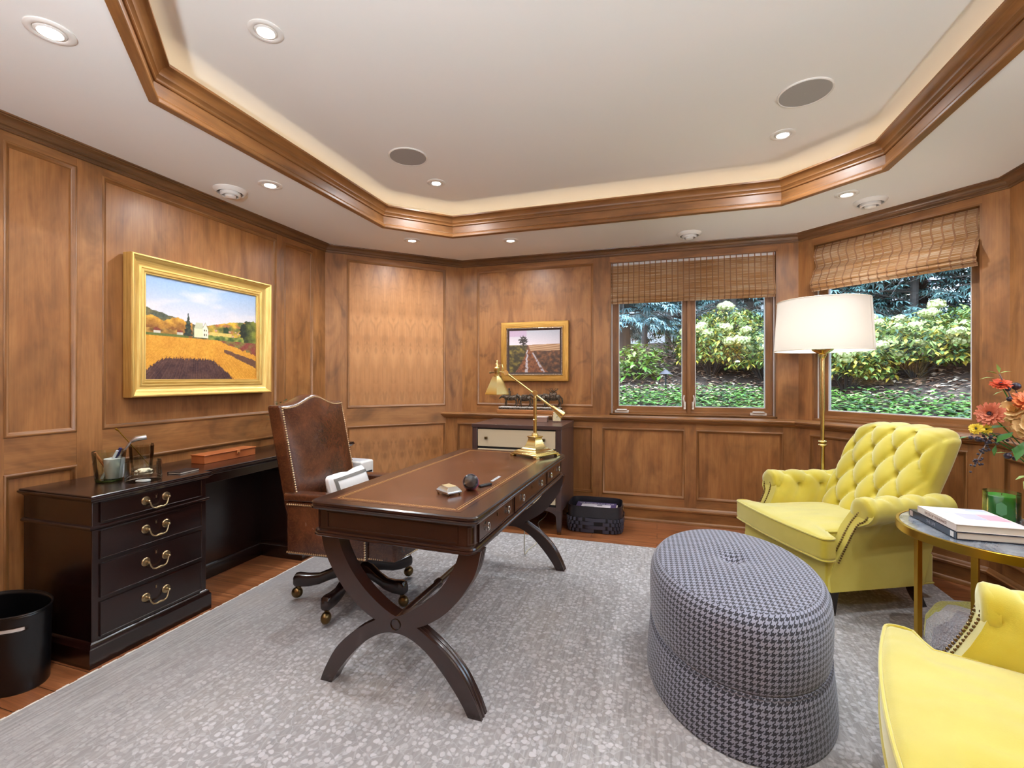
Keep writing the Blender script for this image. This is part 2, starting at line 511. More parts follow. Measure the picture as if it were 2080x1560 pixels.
M['white'] = plain('ceiling_paint', (234, 231, 226), .9, spec=.2)
M['soffit'] = plain('soffit_paint', (234, 232, 228), .9, spec=.2)
M['cove'] = plain('cove_paint', (226, 214, 190), .9, spec=.2)
M['fitting'] = plain('white_fitting', (226, 222, 216), .45)
M['mesh_grille'] = plain('speaker_grille', (158, 154, 150), .75)
M['slot'] = plain('vent_slot', (46, 46, 48), .8)
M['black'] = plain('black_lacquer', (12, 11, 13), .3)
M['blackm'] = plain('black_matte', (20, 19, 22), .6)
M['plastic'] = plain('dark_plastic', (24, 24, 28), .35)
M['steel'] = plain('brushed_steel', (190, 190, 194), .28, 1.0)
M['silver'] = plain('silver', (214, 210, 204), .18, 1.0)
M['paper'] = plain('paper_pages', (216, 206, 190), .8)
M['paperw'] = plain('white_paper', (236, 234, 232), .7)
M['linen'] = None
def cloth(name, rgb, sc=500, rough=.85, **kw):
    n = NT(name)
    f = n.noise(n.obj(), sc, 2)
    n.P(color=n.mix(n.math('MULTIPLY', f, .2), srgb(*rgb), srgb(*[x * .75 for x in rgb])), rough=rough, **kw)
    n.bump(f, .1, .002)
    return n.m
M['linen'] = cloth('cream_linen', (228, 218, 200))
M['whitecloth'] = cloth('white_cotton', (234, 232, 230))
M['stripe'] = cloth('grey_band_cloth', (110, 106, 100))
def shade_mat():
    n = NT('lampshade_linen')
    f = n.noise(n.uv(600, 40), 1, 2)
    d = n.n('ShaderNodeBsdfDiffuse', {'Color': n.mix(n.math('MULTIPLY', f, .12), srgb(214, 209, 203), srgb(190, 184, 176))})
    t = n.n('ShaderNodeBsdfTranslucent', {'Color': srgb(240, 230, 214)})
    mx = n.n('ShaderNodeMixShader', {0: .22, 1: d.outputs[0], 2: t.outputs[0]})
    n.t.links.new(mx.outputs[0], n.out.inputs[0])
    return n.m
M['shade'] = shade_mat()
def pane_mat():
    n = NT('window_pane')
    lw = n.n('ShaderNodeFresnel', {'IOR': 1.45})
    tr = n.n('ShaderNodeBsdfTransparent', {'Color': (.97, .98, .98, 1)})
    gl = n.n('ShaderNodeBsdfGlossy', {'Color': (1, 1, 1, 1), 'Roughness': .01})
    mx = n.n('ShaderNodeMixShader', {0: n.math('MULTIPLY', lw.outputs[0], .8), 1: tr.outputs[0], 2: gl.outputs[0]})
    n.t.links.new(mx.outputs[0], n.out.inputs[0])
    return n.m
M['pane'] = pane_mat()
def glass_mat(name, col=(.96, .98, .97, 1), gloss=1.6):
    n = NT(name)
    lw = n.n('ShaderNodeLayerWeight', {'Blend': .25})
    tr = n.n('ShaderNodeBsdfTransparent', {'Color': col})
    gl = n.n('ShaderNodeBsdfGlossy', {'Color': (1, 1, 1, 1), 'Roughness': .03})
    mx = n.n('ShaderNodeMixShader', {0: n.math('MINIMUM', n.math('MULTIPLY', lw.outputs['Fresnel'], gloss), .9), 1: tr.outputs[0], 2: gl.outputs[0]})
    n.t.links.new(mx.outputs[0], n.out.inputs[0])
    return n.m
M['glass'] = glass_mat('clear_glass')
M['gglass'] = glass_mat('green_tint_glass', (.93, .97, .92, 1))
M['wax'] = plain('green_wax', (30, 150, 36), .35, sss=.0, coat=.4)
M['wicktop'] = plain('pale_green_wax', (120, 190, 90), .5)
def emit(name, rgb, s):
    n = NT(name)
    n.P(color=(0, 0, 0, 1), emc=rgb + (1,), ems=s)
    return n.m
def bulb_strength(w, r): return w / (PI * 4 * PI * r * r)
M['lens'] = emit('lamp_lens', (1.0, .95, .88), 14.0)
M['ledstrip'] = emit('cove_led', (1.0, .84, .62), COVE_STRENGTH)
# ------------------------------------------------------------------ room shell
H = 2.525; ZC = 2.80
def wall_matrix(A, B):
    d = (Vector(B) - Vector(A)); L = d.length; d.normalize()
    n = Vector((-d.y, d.x))
    m = Matrix(((d.x, n.x, 0, A[0]), (d.y, n.y, 0, A[1]), (0, 0, 1, 0), (0, 0, 0, 1)))
    return m, L
PM = [(-.002, -.02), (-.002, .002), (.003, .006), (.008, .005), (.011, .0), (.017, -.004), (.022, -.008), (.024, -.02)]
def zone(root, mat, x0, x1, z0, z1, panels, openings=(), thick=.10, pmat='panel', name='stile_and_rail'):
    """stiles and rails round panels; panels (x0,x1,z0,z1[,material])"""
    fr = MB()
    holes = [tuple(p[:4]) for p in panels] + [tuple(o) for o in openings]
    xs = sorted({x0, x1} | {h[0] for h in holes} | {h[1] for h in holes})
    k = 0
    for a, b in zip(xs, xs[1:]):
        cov = sorted([(h[2], h[3]) for h in holes if h[0] <= a + 1e-6 and h[1] >= b - 1e-6])
        if not cov:
            fr.box(a, b, -thick, 0.001, z0, z1, 'z', 0, mat)
        else:
            z = z0
            for c0, c1 in cov:
                if c0 > z: fr.box(a, b, -thick, 0, z, c0, 'x', 0, mat)
                z = c1
            if z1 > z: fr.box(a, b, -thick, 0, z, z1, 'x', 0, mat)
    fr.build(name, M['stile'], root)
    for p in panels:
        q = MB(); q.box(p[0], p[1], -thick, -.012, p[2], p[3], 'z', 0, mat)
        q.build('wall_panel', M[p[4] if len(p) > 4 else pmat], root)
        q = MB(); q.frame(p[0], p[1], p[2], p[3], PM, 0, mat)
        q.build('panel_moulding', M['mould'], root, angle=50)

ROOM = [(2.067, -.60), (2.067, 3.623), (1.16, 4.53), (-1.973, 4.53), (-2.932, 3.571), (-2.932, 1.10), (-1.232, -.60)]
def wall_root(name):
    o = bpy.data.objects.new(name, None); COL.objects.link(o); o['kind'] = 'structure'; return o

# left wall
w = wall_root('wall_left'); m, L = wall_matrix(ROOM[4], ROOM[5])
LP = [(.157, .491), (.571, 1.803), (1.923, 2.209)]
zone(w, m, 0, L, 0, H, [(a, b, 1.015, 2.417) for a, b in LP] + [(a, b, .20, .837) for a, b in LP])
# left chamfer
w = wall_root('wall_far_left'); m, L = wall_matrix(ROOM[3], ROOM[4])
zone(w, m, 0, L, 0, H, [(.186, 1.163, 1.01, 2.42, 'panel_match'), (.186, 1.163, .20, .835, 'panel_match')])
# back wall (upper, with window 1) and wainscot
wback = wall_root('wall_back'); mb_, Lb = wall_matrix(ROOM[2], ROOM[3])
WIN1 = (.160, 1.595, .95, 2.412)
zone(wback, mb_, 0, Lb, .88, H, [(1.752, 2.964, 1.015, 2.412, 'panel_pair')], [WIN1], thick=.17)
mwb, Lwb = wall_matrix((1.108, 4.40), (-2.103, 4.40))
zone(wback, mwb, 0, Lwb, 0, .913, [(.097, .776, .215, .832), (.875, 1.599, .215, .832), (1.687, 2.42, .215, .832), (2.49, 3.08, .215, .832)], thick=.12, name='wainscot')
# right chamfer (upper, with window 2) and wainscot
wrc = wall_root('wall_far_right'); mrc, Lrc = wall_matrix(ROOM[1], ROOM[2])
WIN2 = (Lrc - 1.157, Lrc - .114, .95, 2.415)
zone(wrc, mrc, 0, Lrc, .88, H, [], [WIN2], thick=.17)
mwr, Lwr = wall_matrix((1.938, 3.57), (1.108, 4.40))
zone(wrc, mwr, 0, Lwr, 0, .913, [(.10, Lwr - .111, .215, .835)], thick=.12, name='wainscot')
# right wall
wr = wall_root('wall_right'); mr, Lr = wall_matrix(ROOM[0], ROOM[1])
WIN3 = (1.50, 3.20, .95, 2.415)
zone(wr, mr, 0, Lr, .88, H, [(.3, 1.2, 1.015, 2.412)], [WIN3], thick=.17)
m2, L2 = wall_matrix((1.938, -.60), (1.938, 3.57))
zone(wr, m2, 0, L2, 0, .913, [(.2, 1.35, .215, .835), (1.45, 2.35, .215, .835), (2.45, 3.15, .215, .835), (3.25, 4.039, .215, .835)], thick=.12, name='wainscot')
# near walls, behind the camera
w = wall_root('wall_near'); m, L = wall_matrix(ROOM[6], ROOM[0])
zone(w, m, 0, L, 0, H, [(.2, .9, 1.015, 2.41), (1.1, 2.2, 1.015, 2.41), (2.4, 3.1, 1.015, 2.41)])
w = wall_root('wall_near_left'); m, L = wall_matrix(ROOM[5], ROOM[6])
zone(w, m, 0, L, 0, H, [(.2, 1.1, 1.015, 2.41), (1.3, 2.2, 1.015, 2.41)])

# floor
q = MB(); q.box(-3.1, 2.25, -.75, 4.7, -.08, -.008); struct(q.build('floor', M['floor']))

def ring_sweep(name, prof, path, closed, mat, skip=(), parent=None, angle=35):
    """one object per straight run, mitred against its neighbours"""
    full = MB(); full.sweep(prof, path, closed, caps=False)
    n = len(prof); m = len(path); out = []
    for k in range(m if closed else m - 1):
        if k in skip: continue
        k2 = (k + 1) % m
        q = MB(); q.loft([full.v[k * n:k * n + n], full.v[k2 * n:k2 * n + n]])
        nm = name if isinstance(name, str) else name[k]
        o = q.build(nm, mat, parent, angle=angle)
        if parent is None: struct(o)
        out.append(o)
    return out
# crown moulding at the soffit
CR = [(-.004, 2.462), (.012, 2.462), (.015, 2.465), (.015, 2.473), (.011, 2.475), (.013, 2.481), (.021, 2.485), (.023, 2.487), (.024, 2.492), (.030, 2.501), (.040, 2.508), (.054, 2.512), (.058, 2.513), (.060, 2.517), (.070, 2.518), (.072, 2.5255), (-.004, 2.5255)]
ring_sweep(['trim_%d' % (i + 1) for i in range(7)], CR, ROOM, True, M['crown'])
# baseboards
BB = [(-.004, -.010), (.030, -.010), (.030, .010), (.024, .019), (.017, .022), (.017, .098), (.024, .103), (.025, .116), (.016, .122), (.012, .133), (.004, .140), (-.004, .140)]
LOW = [(1.938, -.60), (1.938, 3.57), (1.108, 4.40), (-2.103, 4.40), (-2.932, 3.571), (-2.932, 1.10), (-1.232, -.60)]
ring_sweep(['baseboard_right', 'baseboard_far_right', 'baseboard_back', 'baseboard_far_left', 'baseboard_left', 'baseboard_near_left', 'baseboard_near'], BB, LOW, True, M['mould'])
# the ledge over the wainscot
LG = [(-.004, .911), (.158, .911), (.166, .914), (.170, .921), (.170, .930), (.164, .938), (.155, .941), (-.004, .941)]
ring_sweep(['trim_8', 'trim_9', 'trim_10'], LG, [(2.067, -.60), (2.067, 3.623), (1.16, 4.53), (-2.16, 4.53)], False, M['mould'])
LG2 = [(.125, .888), (.145, .888), (.150, .897), (.160, .905), (.160, .912), (.125, .912)]
ring_sweep(['trim_11', 'trim_12', 'trim_13'], LG2, [(2.067, -.60), (2.067, 3.623), (1.16, 4.53), (-2.13, 4.53)], False, M['mould'])

# ceiling: soffit ring, tray, cove
TRAY = [(.26, .456), (1.28, 1.474), (1.28, 3.25), (.838, 3.69), (-1.698, 3.69), (-2.118, 3.27), (-2.118, 1.474), (-1.10, .456)]
OUT8 = [(2.13, -.66), (2.13, .5), (2.13, 3.65), (1.187, 4.593), (-1.999, 4.593), (-2.995, 3.597), (-2.995, 1.07), (-1.26, -.66)]
q = MB(); q.loft([[(x, y, H) for x, y in TRAY], [(x, y, H) for x, y in OUT8], [(x, y, H + .03) for x, y in OUT8], [(x, y, H + .03) for x, y in TRAY]], caps=False, loop=True)
ceil = struct(q.build('ceiling', M['soffit'], angle=20))
full = MB(); full.sweep([(-.21, 0), (0, 0)], TRAY, True, caps=False)
big = [full.v[k * 2][:2] for k in range(8)]
q = MB(); q.prism(big, ZC, ZC + .05); q.build('tray_ceiling', M['white'], ceil, angle=20)
q = MB(); q.sweep([(-.21, 2.555), (-.21, ZC + .01), (-.24, ZC + .01), (-.24, 2.555)], TRAY, True, caps=False); q.build('cove_wall', M['cove'], ceil, angle=20)
q = MB(); q.sweep([(-.012, 2.55), (-.012, 2.56), (-.23, 2.56), (-.23, 2.55)], TRAY, True, caps=False); q.build('cove_floor', M['cove'], ceil, angle=20)
q = MB(); q.sweep([(-.105, 2.561), (-.105, 2.569), (-.125, 2.569), (-.125, 2.561)], TRAY, True, caps=False); q.build('cove_light_strip', M['ledstrip'], ceil, angle=20)
FA = [(-.018, 2.516), (.018, 2.516), (.021, 2.520), (.021, 2.529), (.015, 2.531), (.015, 2.537), (.011, 2.541), (.009, 2.549), (.003, 2.553), (0.0, 2.554), (0.0, 2.611), (.007, 2.611), (.011, 2.615), (.011, 2.622), (.007, 2.625), (.010, 2.632), (.019, 2.638), (.021, 2.640), (.021, 2.645), (.027, 2.655), (.036, 2.664), (.050, 2.671), (.056, 2.672), (.062, 2.675), (.062, 2.686), (-.018, 2.686)]
ring_sweep(['trim_%d' % (20 + i) for i in range(8)], FA, TRAY, True, M['mould'])

# ------------------------------------------------------------------ windows
def bamboo():
    n = NT('bamboo_weave')
    a = n.noise(n.uv(2.6, 150), 1.0, 3, .65)
    b = n.noise(n.uv(.8, 60), 1.0, 2, .5)
    c = n.ramp(a, [(.3, srgb(104, 70, 44)), (.47, srgb(188, 140, 92)), (.66, srgb(244, 232, 208))])  # palest stop paints in daylight glowing through the weave
    c = n.mix(n.math('MULTIPLY', b, .45), c, srgb(186, 136, 84))
    d = n.n('ShaderNodeBsdfDiffuse', {'Color': c})
    t = n.n('ShaderNodeBsdfTranslucent', {'Color': c})
    tr = n.n('ShaderNodeBsdfTransparent')
    mx = n.n('ShaderNodeMixShader', {0: .5, 1: d.outputs[0], 2: t.outputs[0]})
    m2 = n.n('ShaderNodeMixShader', {0: n.math('MULTIPLY', n.ramp(a, [(.62, (0, 0, 0)), (.7, (1, 1, 1))]), .22), 1: mx.outputs[0], 2: tr.outputs[0]})
    n.t.links.new(m2.outputs[0], n.out.inputs[0])
    return n.m
M['bamboo'] = bamboo()
M['tape'] = cloth('blind_tape', (140, 98, 66))
M['alu'] = plain('window_cladding', (206, 204, 204), .45)
M['winwood'] = M['mould']

def window(name, mat, op, split, parent_wall, rev=.095):
    x0, x1, z0, z1 = op
    root = bpy.data.objects.new(name, None); COL.objects.link(root); root['kind'] = 'structure'
    q = MB()                                              # lining boards
    for a, b, c, d in ((x0, x0 + .012, z0, z1), (x1 - .012, x1, z0, z1)):
        q.box(a, b, -.17, .0, c, d, 'z', 0, mat)
    q.box(x0, x1, -.17, 0, z1 - .012, z1, 'x', 0, mat); q.box(x0, x1, -.17, .0, z0 - .006, z0 + .008, 'x', 0, mat)
    q.build('window_jamb', M['winwood'], root)
    q = MB()                                              # casing edge strips (pale aluminium lines in the reveal)
    for a, b in ((x0 + .012, x0 + .022), (x1 - .022, x1 - .012)):
        q.box(a, b, -.07, -.055, z0, z1, 'z', 0, mat); 
    q.build('screen_track', M['alu'], root)
    q = MB(); q.frame(x0 + .012, x1 - .012, z0 + .008, z1 - .012, [(0, -.165), (0, -.06), (.012, -.06), (.014, -.075), (.026, -.078), (.026, -.165)], 0, mat)
    q.build('window_frame', M['winwood'], root)
    bays = []
    a0, a1 = x0 + .038, x1 - .038
    if split:
        mid = (x0 + x1) / 2
        q = MB(); q.box(mid - .016, mid + .016, -.165, -.058, z0, z1, 'z', 0, mat); q.build('mullion', M['winwood'], root, bevel=.003)
        bays = [(a0, mid - .016), (mid + .016, a1)]
    else:
        bays = [(a0, a1)]
    for a, b in bays:
        q = MB(); q.frame(a, b, z0 + .034, z1 - .034, [(0, -.13), (0, -.082), (.034, -.082), (.040, -.088), (.042, -.13)], 0, mat)
        s = q.build('window_sash', M['winwood'], root)
        q = MB(); q.frame(a + .038, b - .038, z0 + .072, z1 - .072, [(0, -.118), (0, -.089), (.008, -.092), (.008, -.118)], 0, mat)
        q.build('glazing_bead', M['alu'], s)
        q = MB(); q.box(a + .04, b - .04, -.112, -.106, z0 + .074, z1 - .074, 'x', 0, mat); q.build('window_pane', M['pane'], s)
    return root
def latch(root, mat, x, z, s):
    q = MB(); q.tube([(x, -.078, z), (x, -.066, z + .004), (x + .004 * s, -.058, z + .03), (x + .010 * s, -.060, z + .075), (x + .004 * s, -.064, z + .105)], [.007, .007, .006, .005, .006], 8, 0, mat)
    q.bx((x, -.076, z + .01), (.018, .01, .07), 'z', 0, mat)
    q.build('sash_latch', M['fitting'], root)
def crank(root, mat, x, z, s):
    q = MB(); q.bx((x, -.055, z + .012), (.13, .03, .022), 'x', 0, mat); q.tube([(x + .05 * s, -.045, z + .02), (x + .04 * s, -.03, z + .03), (x - .05 * s, -.03, z + .03)], .008, 8, 0, mat)
    q.build('crank_handle', M['fitting'], root, bevel=.004)
w1 = window('window_1', mb_, WIN1, True, wback)
latch(w1, mb_, (WIN1[0] + WIN1[1]) / 2 + .036, 1.03, 1); latch(w1, mb_, (WIN1[0] + WIN1[1]) / 2 - .036, 1.03, -1)
crank(w1, mb_, 1.485, .962, 1); crank(w1, mb_, .30, .962, -1)
w2 = window('window_2', mrc, WIN2, False, wrc)
w3 = window('window_3', mr, WIN3, True, wr)

def blind(name, label, mat, x0, x1, prof, tapes, y0, z0):
    """prof: (y, z) polyline from the head down; hangs from y0,z0"""
    root = bpy.data.objects.new(name, None); COL.objects.link(root)
    tag(root, label, 'blind', 'woven bamboo blinds')
    root.matrix_world = mat @ T((x0 + x1) / 2, y0, z0)
    hw = (x1 - x0) / 2
    def strip(a, b, off, th):
        ring = []
        pts = [Vector((p[0], p[1])) for p in prof]
        nrm = []
        for i in range(len(pts)):
            t = pts[min(i + 1, len(pts) - 1)] - pts[max(i - 1, 0)]; t.normalize()
            nrm.append(Vector((-t.y, t.x)))
        fr_ = [p + n * (off + th) for p, n in zip(pts, nrm)]; bk = [p + n * off for p, n in zip(pts, nrm)]
        return fr_ + bk[::-1]
    q = MB()
    lo = strip(0, 0, 0, .002)
    q.loft([[(x, p.x, p.y) for p in lo] for x in (-hw, -hw / 2, 0, hw / 2, hw)])
    q.build('woven_shade', M['bamboo'], root, angle=60)
    q = MB(); q.bx((0, -.012, -.012), (2 * hw, .03, .024)); q.build('head_rail', M['alu'], root, bevel=.002)
    st = strip(0, 0, .0022, .0012)
    for k in range(tapes):
        xx = -hw + .012 + (2 * hw - .024) * k / (tapes - 1)
        q = MB(); q.loft([[(x, p.x, p.y) for p in st] for x in (xx - .0045, xx + .0045)])
        q.build('tape', M['tape'], root, angle=60)
    return root
# local y points into the room
def smooth(pts, n=6):
    out = []
    P = [pts[0]] + list(pts) + [pts[-1]]
    for i in range(1, len(P) - 2):
        p0, p1, p2, p3 = P[i - 1:i + 3]
        for k in range(n):
            t = k / n
            out.append(tuple(.5 * (2 * b + (c - a) * t + (2 * a - 5 * b + 4 * c - d) * t * t + (3 * b - a - 3 * c + d) * t ** 3) for a, b, c, d in zip(p0, p1, p2, p3)))
    out.append(tuple(pts[-1]))
    return out
pb1 = smooth([(0, 0), (.002, -.08), (.006, -.17), (.016, -.25), (.034, -.295), (.040, -.315), (.034, -.335)], 4) + [(.028, -.332)] + smooth([(.030, -.345), (.036, -.36), (.030, -.372)], 3) + [(.022, -.371), (.020, -.385), (.018, -.395)]
blind('bamboo_blind', 'woven bamboo roman blind hanging flat over the two-sash window behind the desk', mb_, WIN1[0] + .014, WIN1[1] - .014, pb1, 29, -.030, 2.40)
pb2 = smooth([(0, 0), (.03, -.06), (.034, -.10), (.008, -.15), (.006, -.18), (.05, -.222)], 5) + [(.046, -.226)] + smooth([(.052, -.25), (.078, -.29), (.092, -.315), (.086, -.33)], 4) + [(.078, -.328)] + smooth([(.082, -.343), (.086, -.352), (.078, -.362)], 3) + [(.068, -.36), (.064, -.372), (.06, -.385)]
blind('bamboo_blind', 'billowing bamboo roman blind over the single-pane window behind the yellow armchair', mrc, WIN2[0] + .012, WIN2[1] - .012, pb2, 18, -.035, 2.398)

# ------------------------------------------------------------------ ceiling fittings
def downlight(x, y, z, label, lit=True):
    t = thing('recessed_downlight', label, 'ceiling light', (x, y, z), 0, 'recessed ceiling downlights')
    q = MB(); q.lathe([(.070, 0), (.070, -.004), (.064, -.007), (.052, -.008), (.048, -.006), (.046, -.001)], 40); q.build('trim_ring', M['fitting'], t)
    q = MB(); q.lathe([(.046, -.001), (.044, -.006), (.036, -.009), (.032, -.004)], 32); q.build('gimbal_ring', M['fitting'], t)
    q = MB(); q.lathe([(.001, -.0035), (.033, -.0035), (.033, -.002)], 32); q.build('lens', M['lens'], t)
    area_light('downlight_glow', (0, 0, -.012), (0, 0, 0), .05, .05, DOWNLIGHT_W, (.91, .96, 1.0), spread=math.radians(165), shape='DISK', parent=t)
    return t
for x, y, z, lb in (
    (-2.047, 1.073, H, 'recessed downlight in the lower ceiling at the far left top corner of the photo'),
    (-2.343, 2.344, H, 'recessed downlight in the lower ceiling above the gold-framed field painting, beside a round vent'),
    (-2.085, 3.672, H, 'recessed downlight in the lower ceiling before the plain veneered corner wall'),
    (-1.247, 3.934, H, 'recessed downlight in the lower ceiling above the small gold-framed picture'),
    (1.208, 3.614, H, 'recessed downlight in the lower ceiling beside the round vent over the single-pane window'),
    (-1.616, 1.593, ZC, 'recessed downlight in the raised tray ceiling nearest the left top corner'),
    (-1.621, 3.223, ZC, 'recessed downlight in the raised tray ceiling below the left round speaker'),
    (.740, 3.222, ZC, 'recessed downlight in the raised tray ceiling below the right round speaker'),
    (.740, 1.593, ZC, 'recessed downlight in the raised tray ceiling, near right, above the ottoman'),
    (1.62, 2.344, H, 'added unseen downlight in the lower ceiling over the right wall'),  # this one and the next two are unseen, added for their light
    (-.44, -.05, H, 'added unseen downlight in the lower ceiling by the entrance, middle'),
    (1.2, .35, H, 'added unseen downlight in the lower ceiling by the entrance, right')):
    downlight(x, y, z, lb)
def speaker(x, y, label):
    t = thing('ceiling_speaker', label, 'speaker', (x, y, ZC), 0, 'round ceiling speakers')
    q = MB(); q.lathe([(.129, 0), (.129, -.005), (.124, -.008), (.120, -.006)], 56); q.build('rim', M['fitting'], t)
    q = MB(); q.lathe([(.001, -.0055), (.06, -.0055), (.121, -.0055), (.121, -.002)], 56); q.build('grille', M['mesh_grille'], t)
speaker(-1.612, 2.786, 'round grey speaker grille in the tray ceiling, left one above the desk')
speaker(.743, 2.785, 'round grey speaker grille in the tray ceiling, right one above the ottoman')
def vent(x, y, label):
    t = thing('air_vent', label, 'vent', (x, y, H), 0, 'round ceiling air vents')
    q = MB(); q.lathe([(.098, 0), (.098, -.005), (.088, -.018), (.078, -.026), (.074, -.022), (.074, -.002)], 48); q.build('outer_cone', M['fitting'], t)
    q = MB(); q.lathe([(.001, -.003), (.075, -.003), (.075, -.001)], 32); q.build('duct_throat', M['slot'], t)  # flat disc, the shade of the slots put into its dark colour
    q = MB(); q.lathe([(.061, -.020), (.059, -.036), (.050, -.042), (.046, -.038), (.047, -.020)], 48); q.build('middle_cone', M['fitting'], t)
    q = MB(); q.lathe([(.034, -.036), (.032, -.048), (.024, -.053), (.001, -.055)], 40); q.build('centre_disc', M['fitting'], t)
vent(-2.659, 2.334, 'round white ceiling vent near the left wall above the gold-framed field painting')
vent(.261, 4.20, 'round white ceiling vent above the two-sash window with the flat bamboo blind')
vent(1.411, 3.804, 'round white ceiling vent above the single-pane window with the billowing blind')
# ------------------------------------------------------------------ rug
rug = MB()
rug.box(-2.375, 1.66, .62, 3.70, -.0085, 0.0)
ro = rug.build('area_rug', M['rug'], bevel=.003)
tag(ro, 'large pale grey woven rug with a mottled pattern under the desk and ottoman', 'rug')
q = MB()
y = .62
while y < 3.70:
    dy = RND.uniform(.01, .03)
    q.box(-2.375 - RND.uniform(.006, .014), -2.372, y, y + dy * .95, -.0078, -.0015); y += dy
q.build('fringe', M['fringe'], ro)

def nails(pts, r=.0058, step=.0125, M_=None, nrm=None):
    """a row of domed nail heads along a polyline"""
    q = MB(); P = [Vector(p) for p in pts]; carry = 0.0
    for a, b in zip(P, P[1:]):
        L = (b - a).length; s = carry
        while s < L:
            q.sphere(tuple(a.lerp(b, s / L)), r, 6, 4, 0, M_); s += step
        carry = s - L
    return q

# ------------------------------------------------------------------ writing desk
DK = thing('writing_desk', 'dark mahogany writing desk with leather top and crossed curved legs on the rug', 'desk', (-1.003, 2.367, 0), math.radians(-1.6))
def rrect(hx, hy, r, n=6):
    out = []
    for cx, cy, a0 in ((hx - r, hy - r, 0), (-hx + r, hy - r, 90), (-hx + r, -hy + r, 180), (hx - r, -hy + r, 270)):
        for k in range(n + 1):
            a = math.radians(a0 + 90 * k / n); out.append((cx + r * math.cos(a), cy + r * math.sin(a)))
    return out
def slab(prof, r0=.036):
    """prof: (inset, z) stacked rounded rectangles"""
    q = MB(); rings = []
    for ins, z in prof:
        rings.append([(x, y, z) for x, y in rrect(.386 - ins, .770 - ins, max(r0 - ins, .006), 8)])
    q.loft(rings); return q
q = slab([(.010, .746), (.003, .749), (0, .755), (.0, .759), (.004, .762), (.003, .764), (.0, .768), (.001, .775), (.006, .780)]); q.build('desktop', M['desk'], DK, angle=30)
q = MB(); q.bx((-.008, .0, .7798), (.615, 1.43, .0016)); inl = q.build('leather_inlay', M['inlay'], DK)
q = MB()
for ins, w in ((.022, .005), (.034, .0022)):
    a, b = .3075 - ins, .715 - ins
    for k in range(int(2 * b / .012)):
        for s in (-1, 1):
            q.bx((-.008 + s * a, -b + .006 + k * .012, .7808), (w, .0095, .0008))
    for k in range(int(2 * a / .012)):
        for s in (-1, 1):
            q.bx((-.008 - a + .006 + k * .012, s * b, .7808), (.0095, w, .0008))
q.build('gilt_border', M['gilt'], inl)
q = slab([(.024, .650), (.024, .740), (.014, .744), (.012, .748)], .050); q.build('apron', M['desk'], DK, angle=30)
q = slab([(.026, .634), (.012, .634), (.008, .638), (.008, .644), (.013, .647), (.011, .651), (.013, .657), (.022, .660), (.026, .661)], .050); q.build('bottom_moulding', M['desk'], DK, angle=30)
EDGE = [(0, 0), (0, .0035), (.0045, .0035), (.0055, 0)]
for s in (-1, 1):            # raised cock-beaded panels on the two ends
    q = MB(); q.frame(-.304, .304, .668, .735, [(a, -b) for a, b in EDGE], 0, R(0 if s < 0 else PI, 'Z') @ T(0, -.746, 0)); q.build('end_panel', M['desk'], DK)
    for sx in (-1, 1):       # narrow corner panels
        q = MB(); q.frame(-.014, .014, .668, .735, [(a, -b) for a, b in EDGE], 0, T(sx * .3525, s * .7365, 0) @ R(math.radians(45) * (-s * sx if s < 0 else -s * sx) + (0 if s < 0 else PI), 'Z') @ T(0, -.0005, 0))
        q.build('corner_panel', M['desk'], DK)
def oval_pull(parent, Mx):
    q = MB(); q.lathe([(.001, -.004), (.020, -.004), (.021, -.002), (.019, 0), (.001, .0)], 20, 0, Mx @ R(PI / 2, 'X') @ S(.82, 1, 1), caps=False)
    q.sphere((0, -.007, .015), .0055, 8, 6, 0, Mx)
    q.tube([(.013 * math.sin(t), -.008, .002 - .016 * math.cos(t) * 1.0) for t in [k * 2 * PI / 20 for k in range(20)]], .0024, 6, 0, Mx, loop=True)
    q.sphere((0, -.006, -.004), .005, 8, 6, 0, Mx)
    return q.build('ring_pull', M['silver'], parent)
def keyhole(parent, Mx, mat='dbrass'):
    q = MB(); q.lathe([(.001, -.002), (.0052, -.002), (.0058, 0)], 12, 0, Mx @ T(0, 0, .004) @ R(PI / 2, 'X')); q.bx((0, -.001, -.006), (.006, .002, .014), 'z', 0, Mx)
    return q.build('keyhole', M[mat], parent)
RS = R(PI / 2, 'Z')          # the long right side faces +x
for (a, b, pulls, key) in ((-.690, -.285, (-.61, -.365), -.487), (-.262, .320, (-.14, .20), .030), (.343, .700, (.42, .625), .52)):
    q = MB(); q.bx(((a + b) / 2, -.363, .7015), (b - a, .008, .072), 'x', 0, RS)
    d = q.build('drawer', M['desk'], DK, bevel=.002)
    q = MB(); q.frame(a - .001, b + .001, .664, .739, EDGE and [(0, -.3625), (0, -.3695), (.004, -.3695), (.005, -.367)], 0, RS); q.build('cock_bead', M['desk'], d)
    for p in pulls: oval_pull(d, RS @ T(p, -.367, .701))
    keyhole(d, RS @ T(key, -.3673, .722))
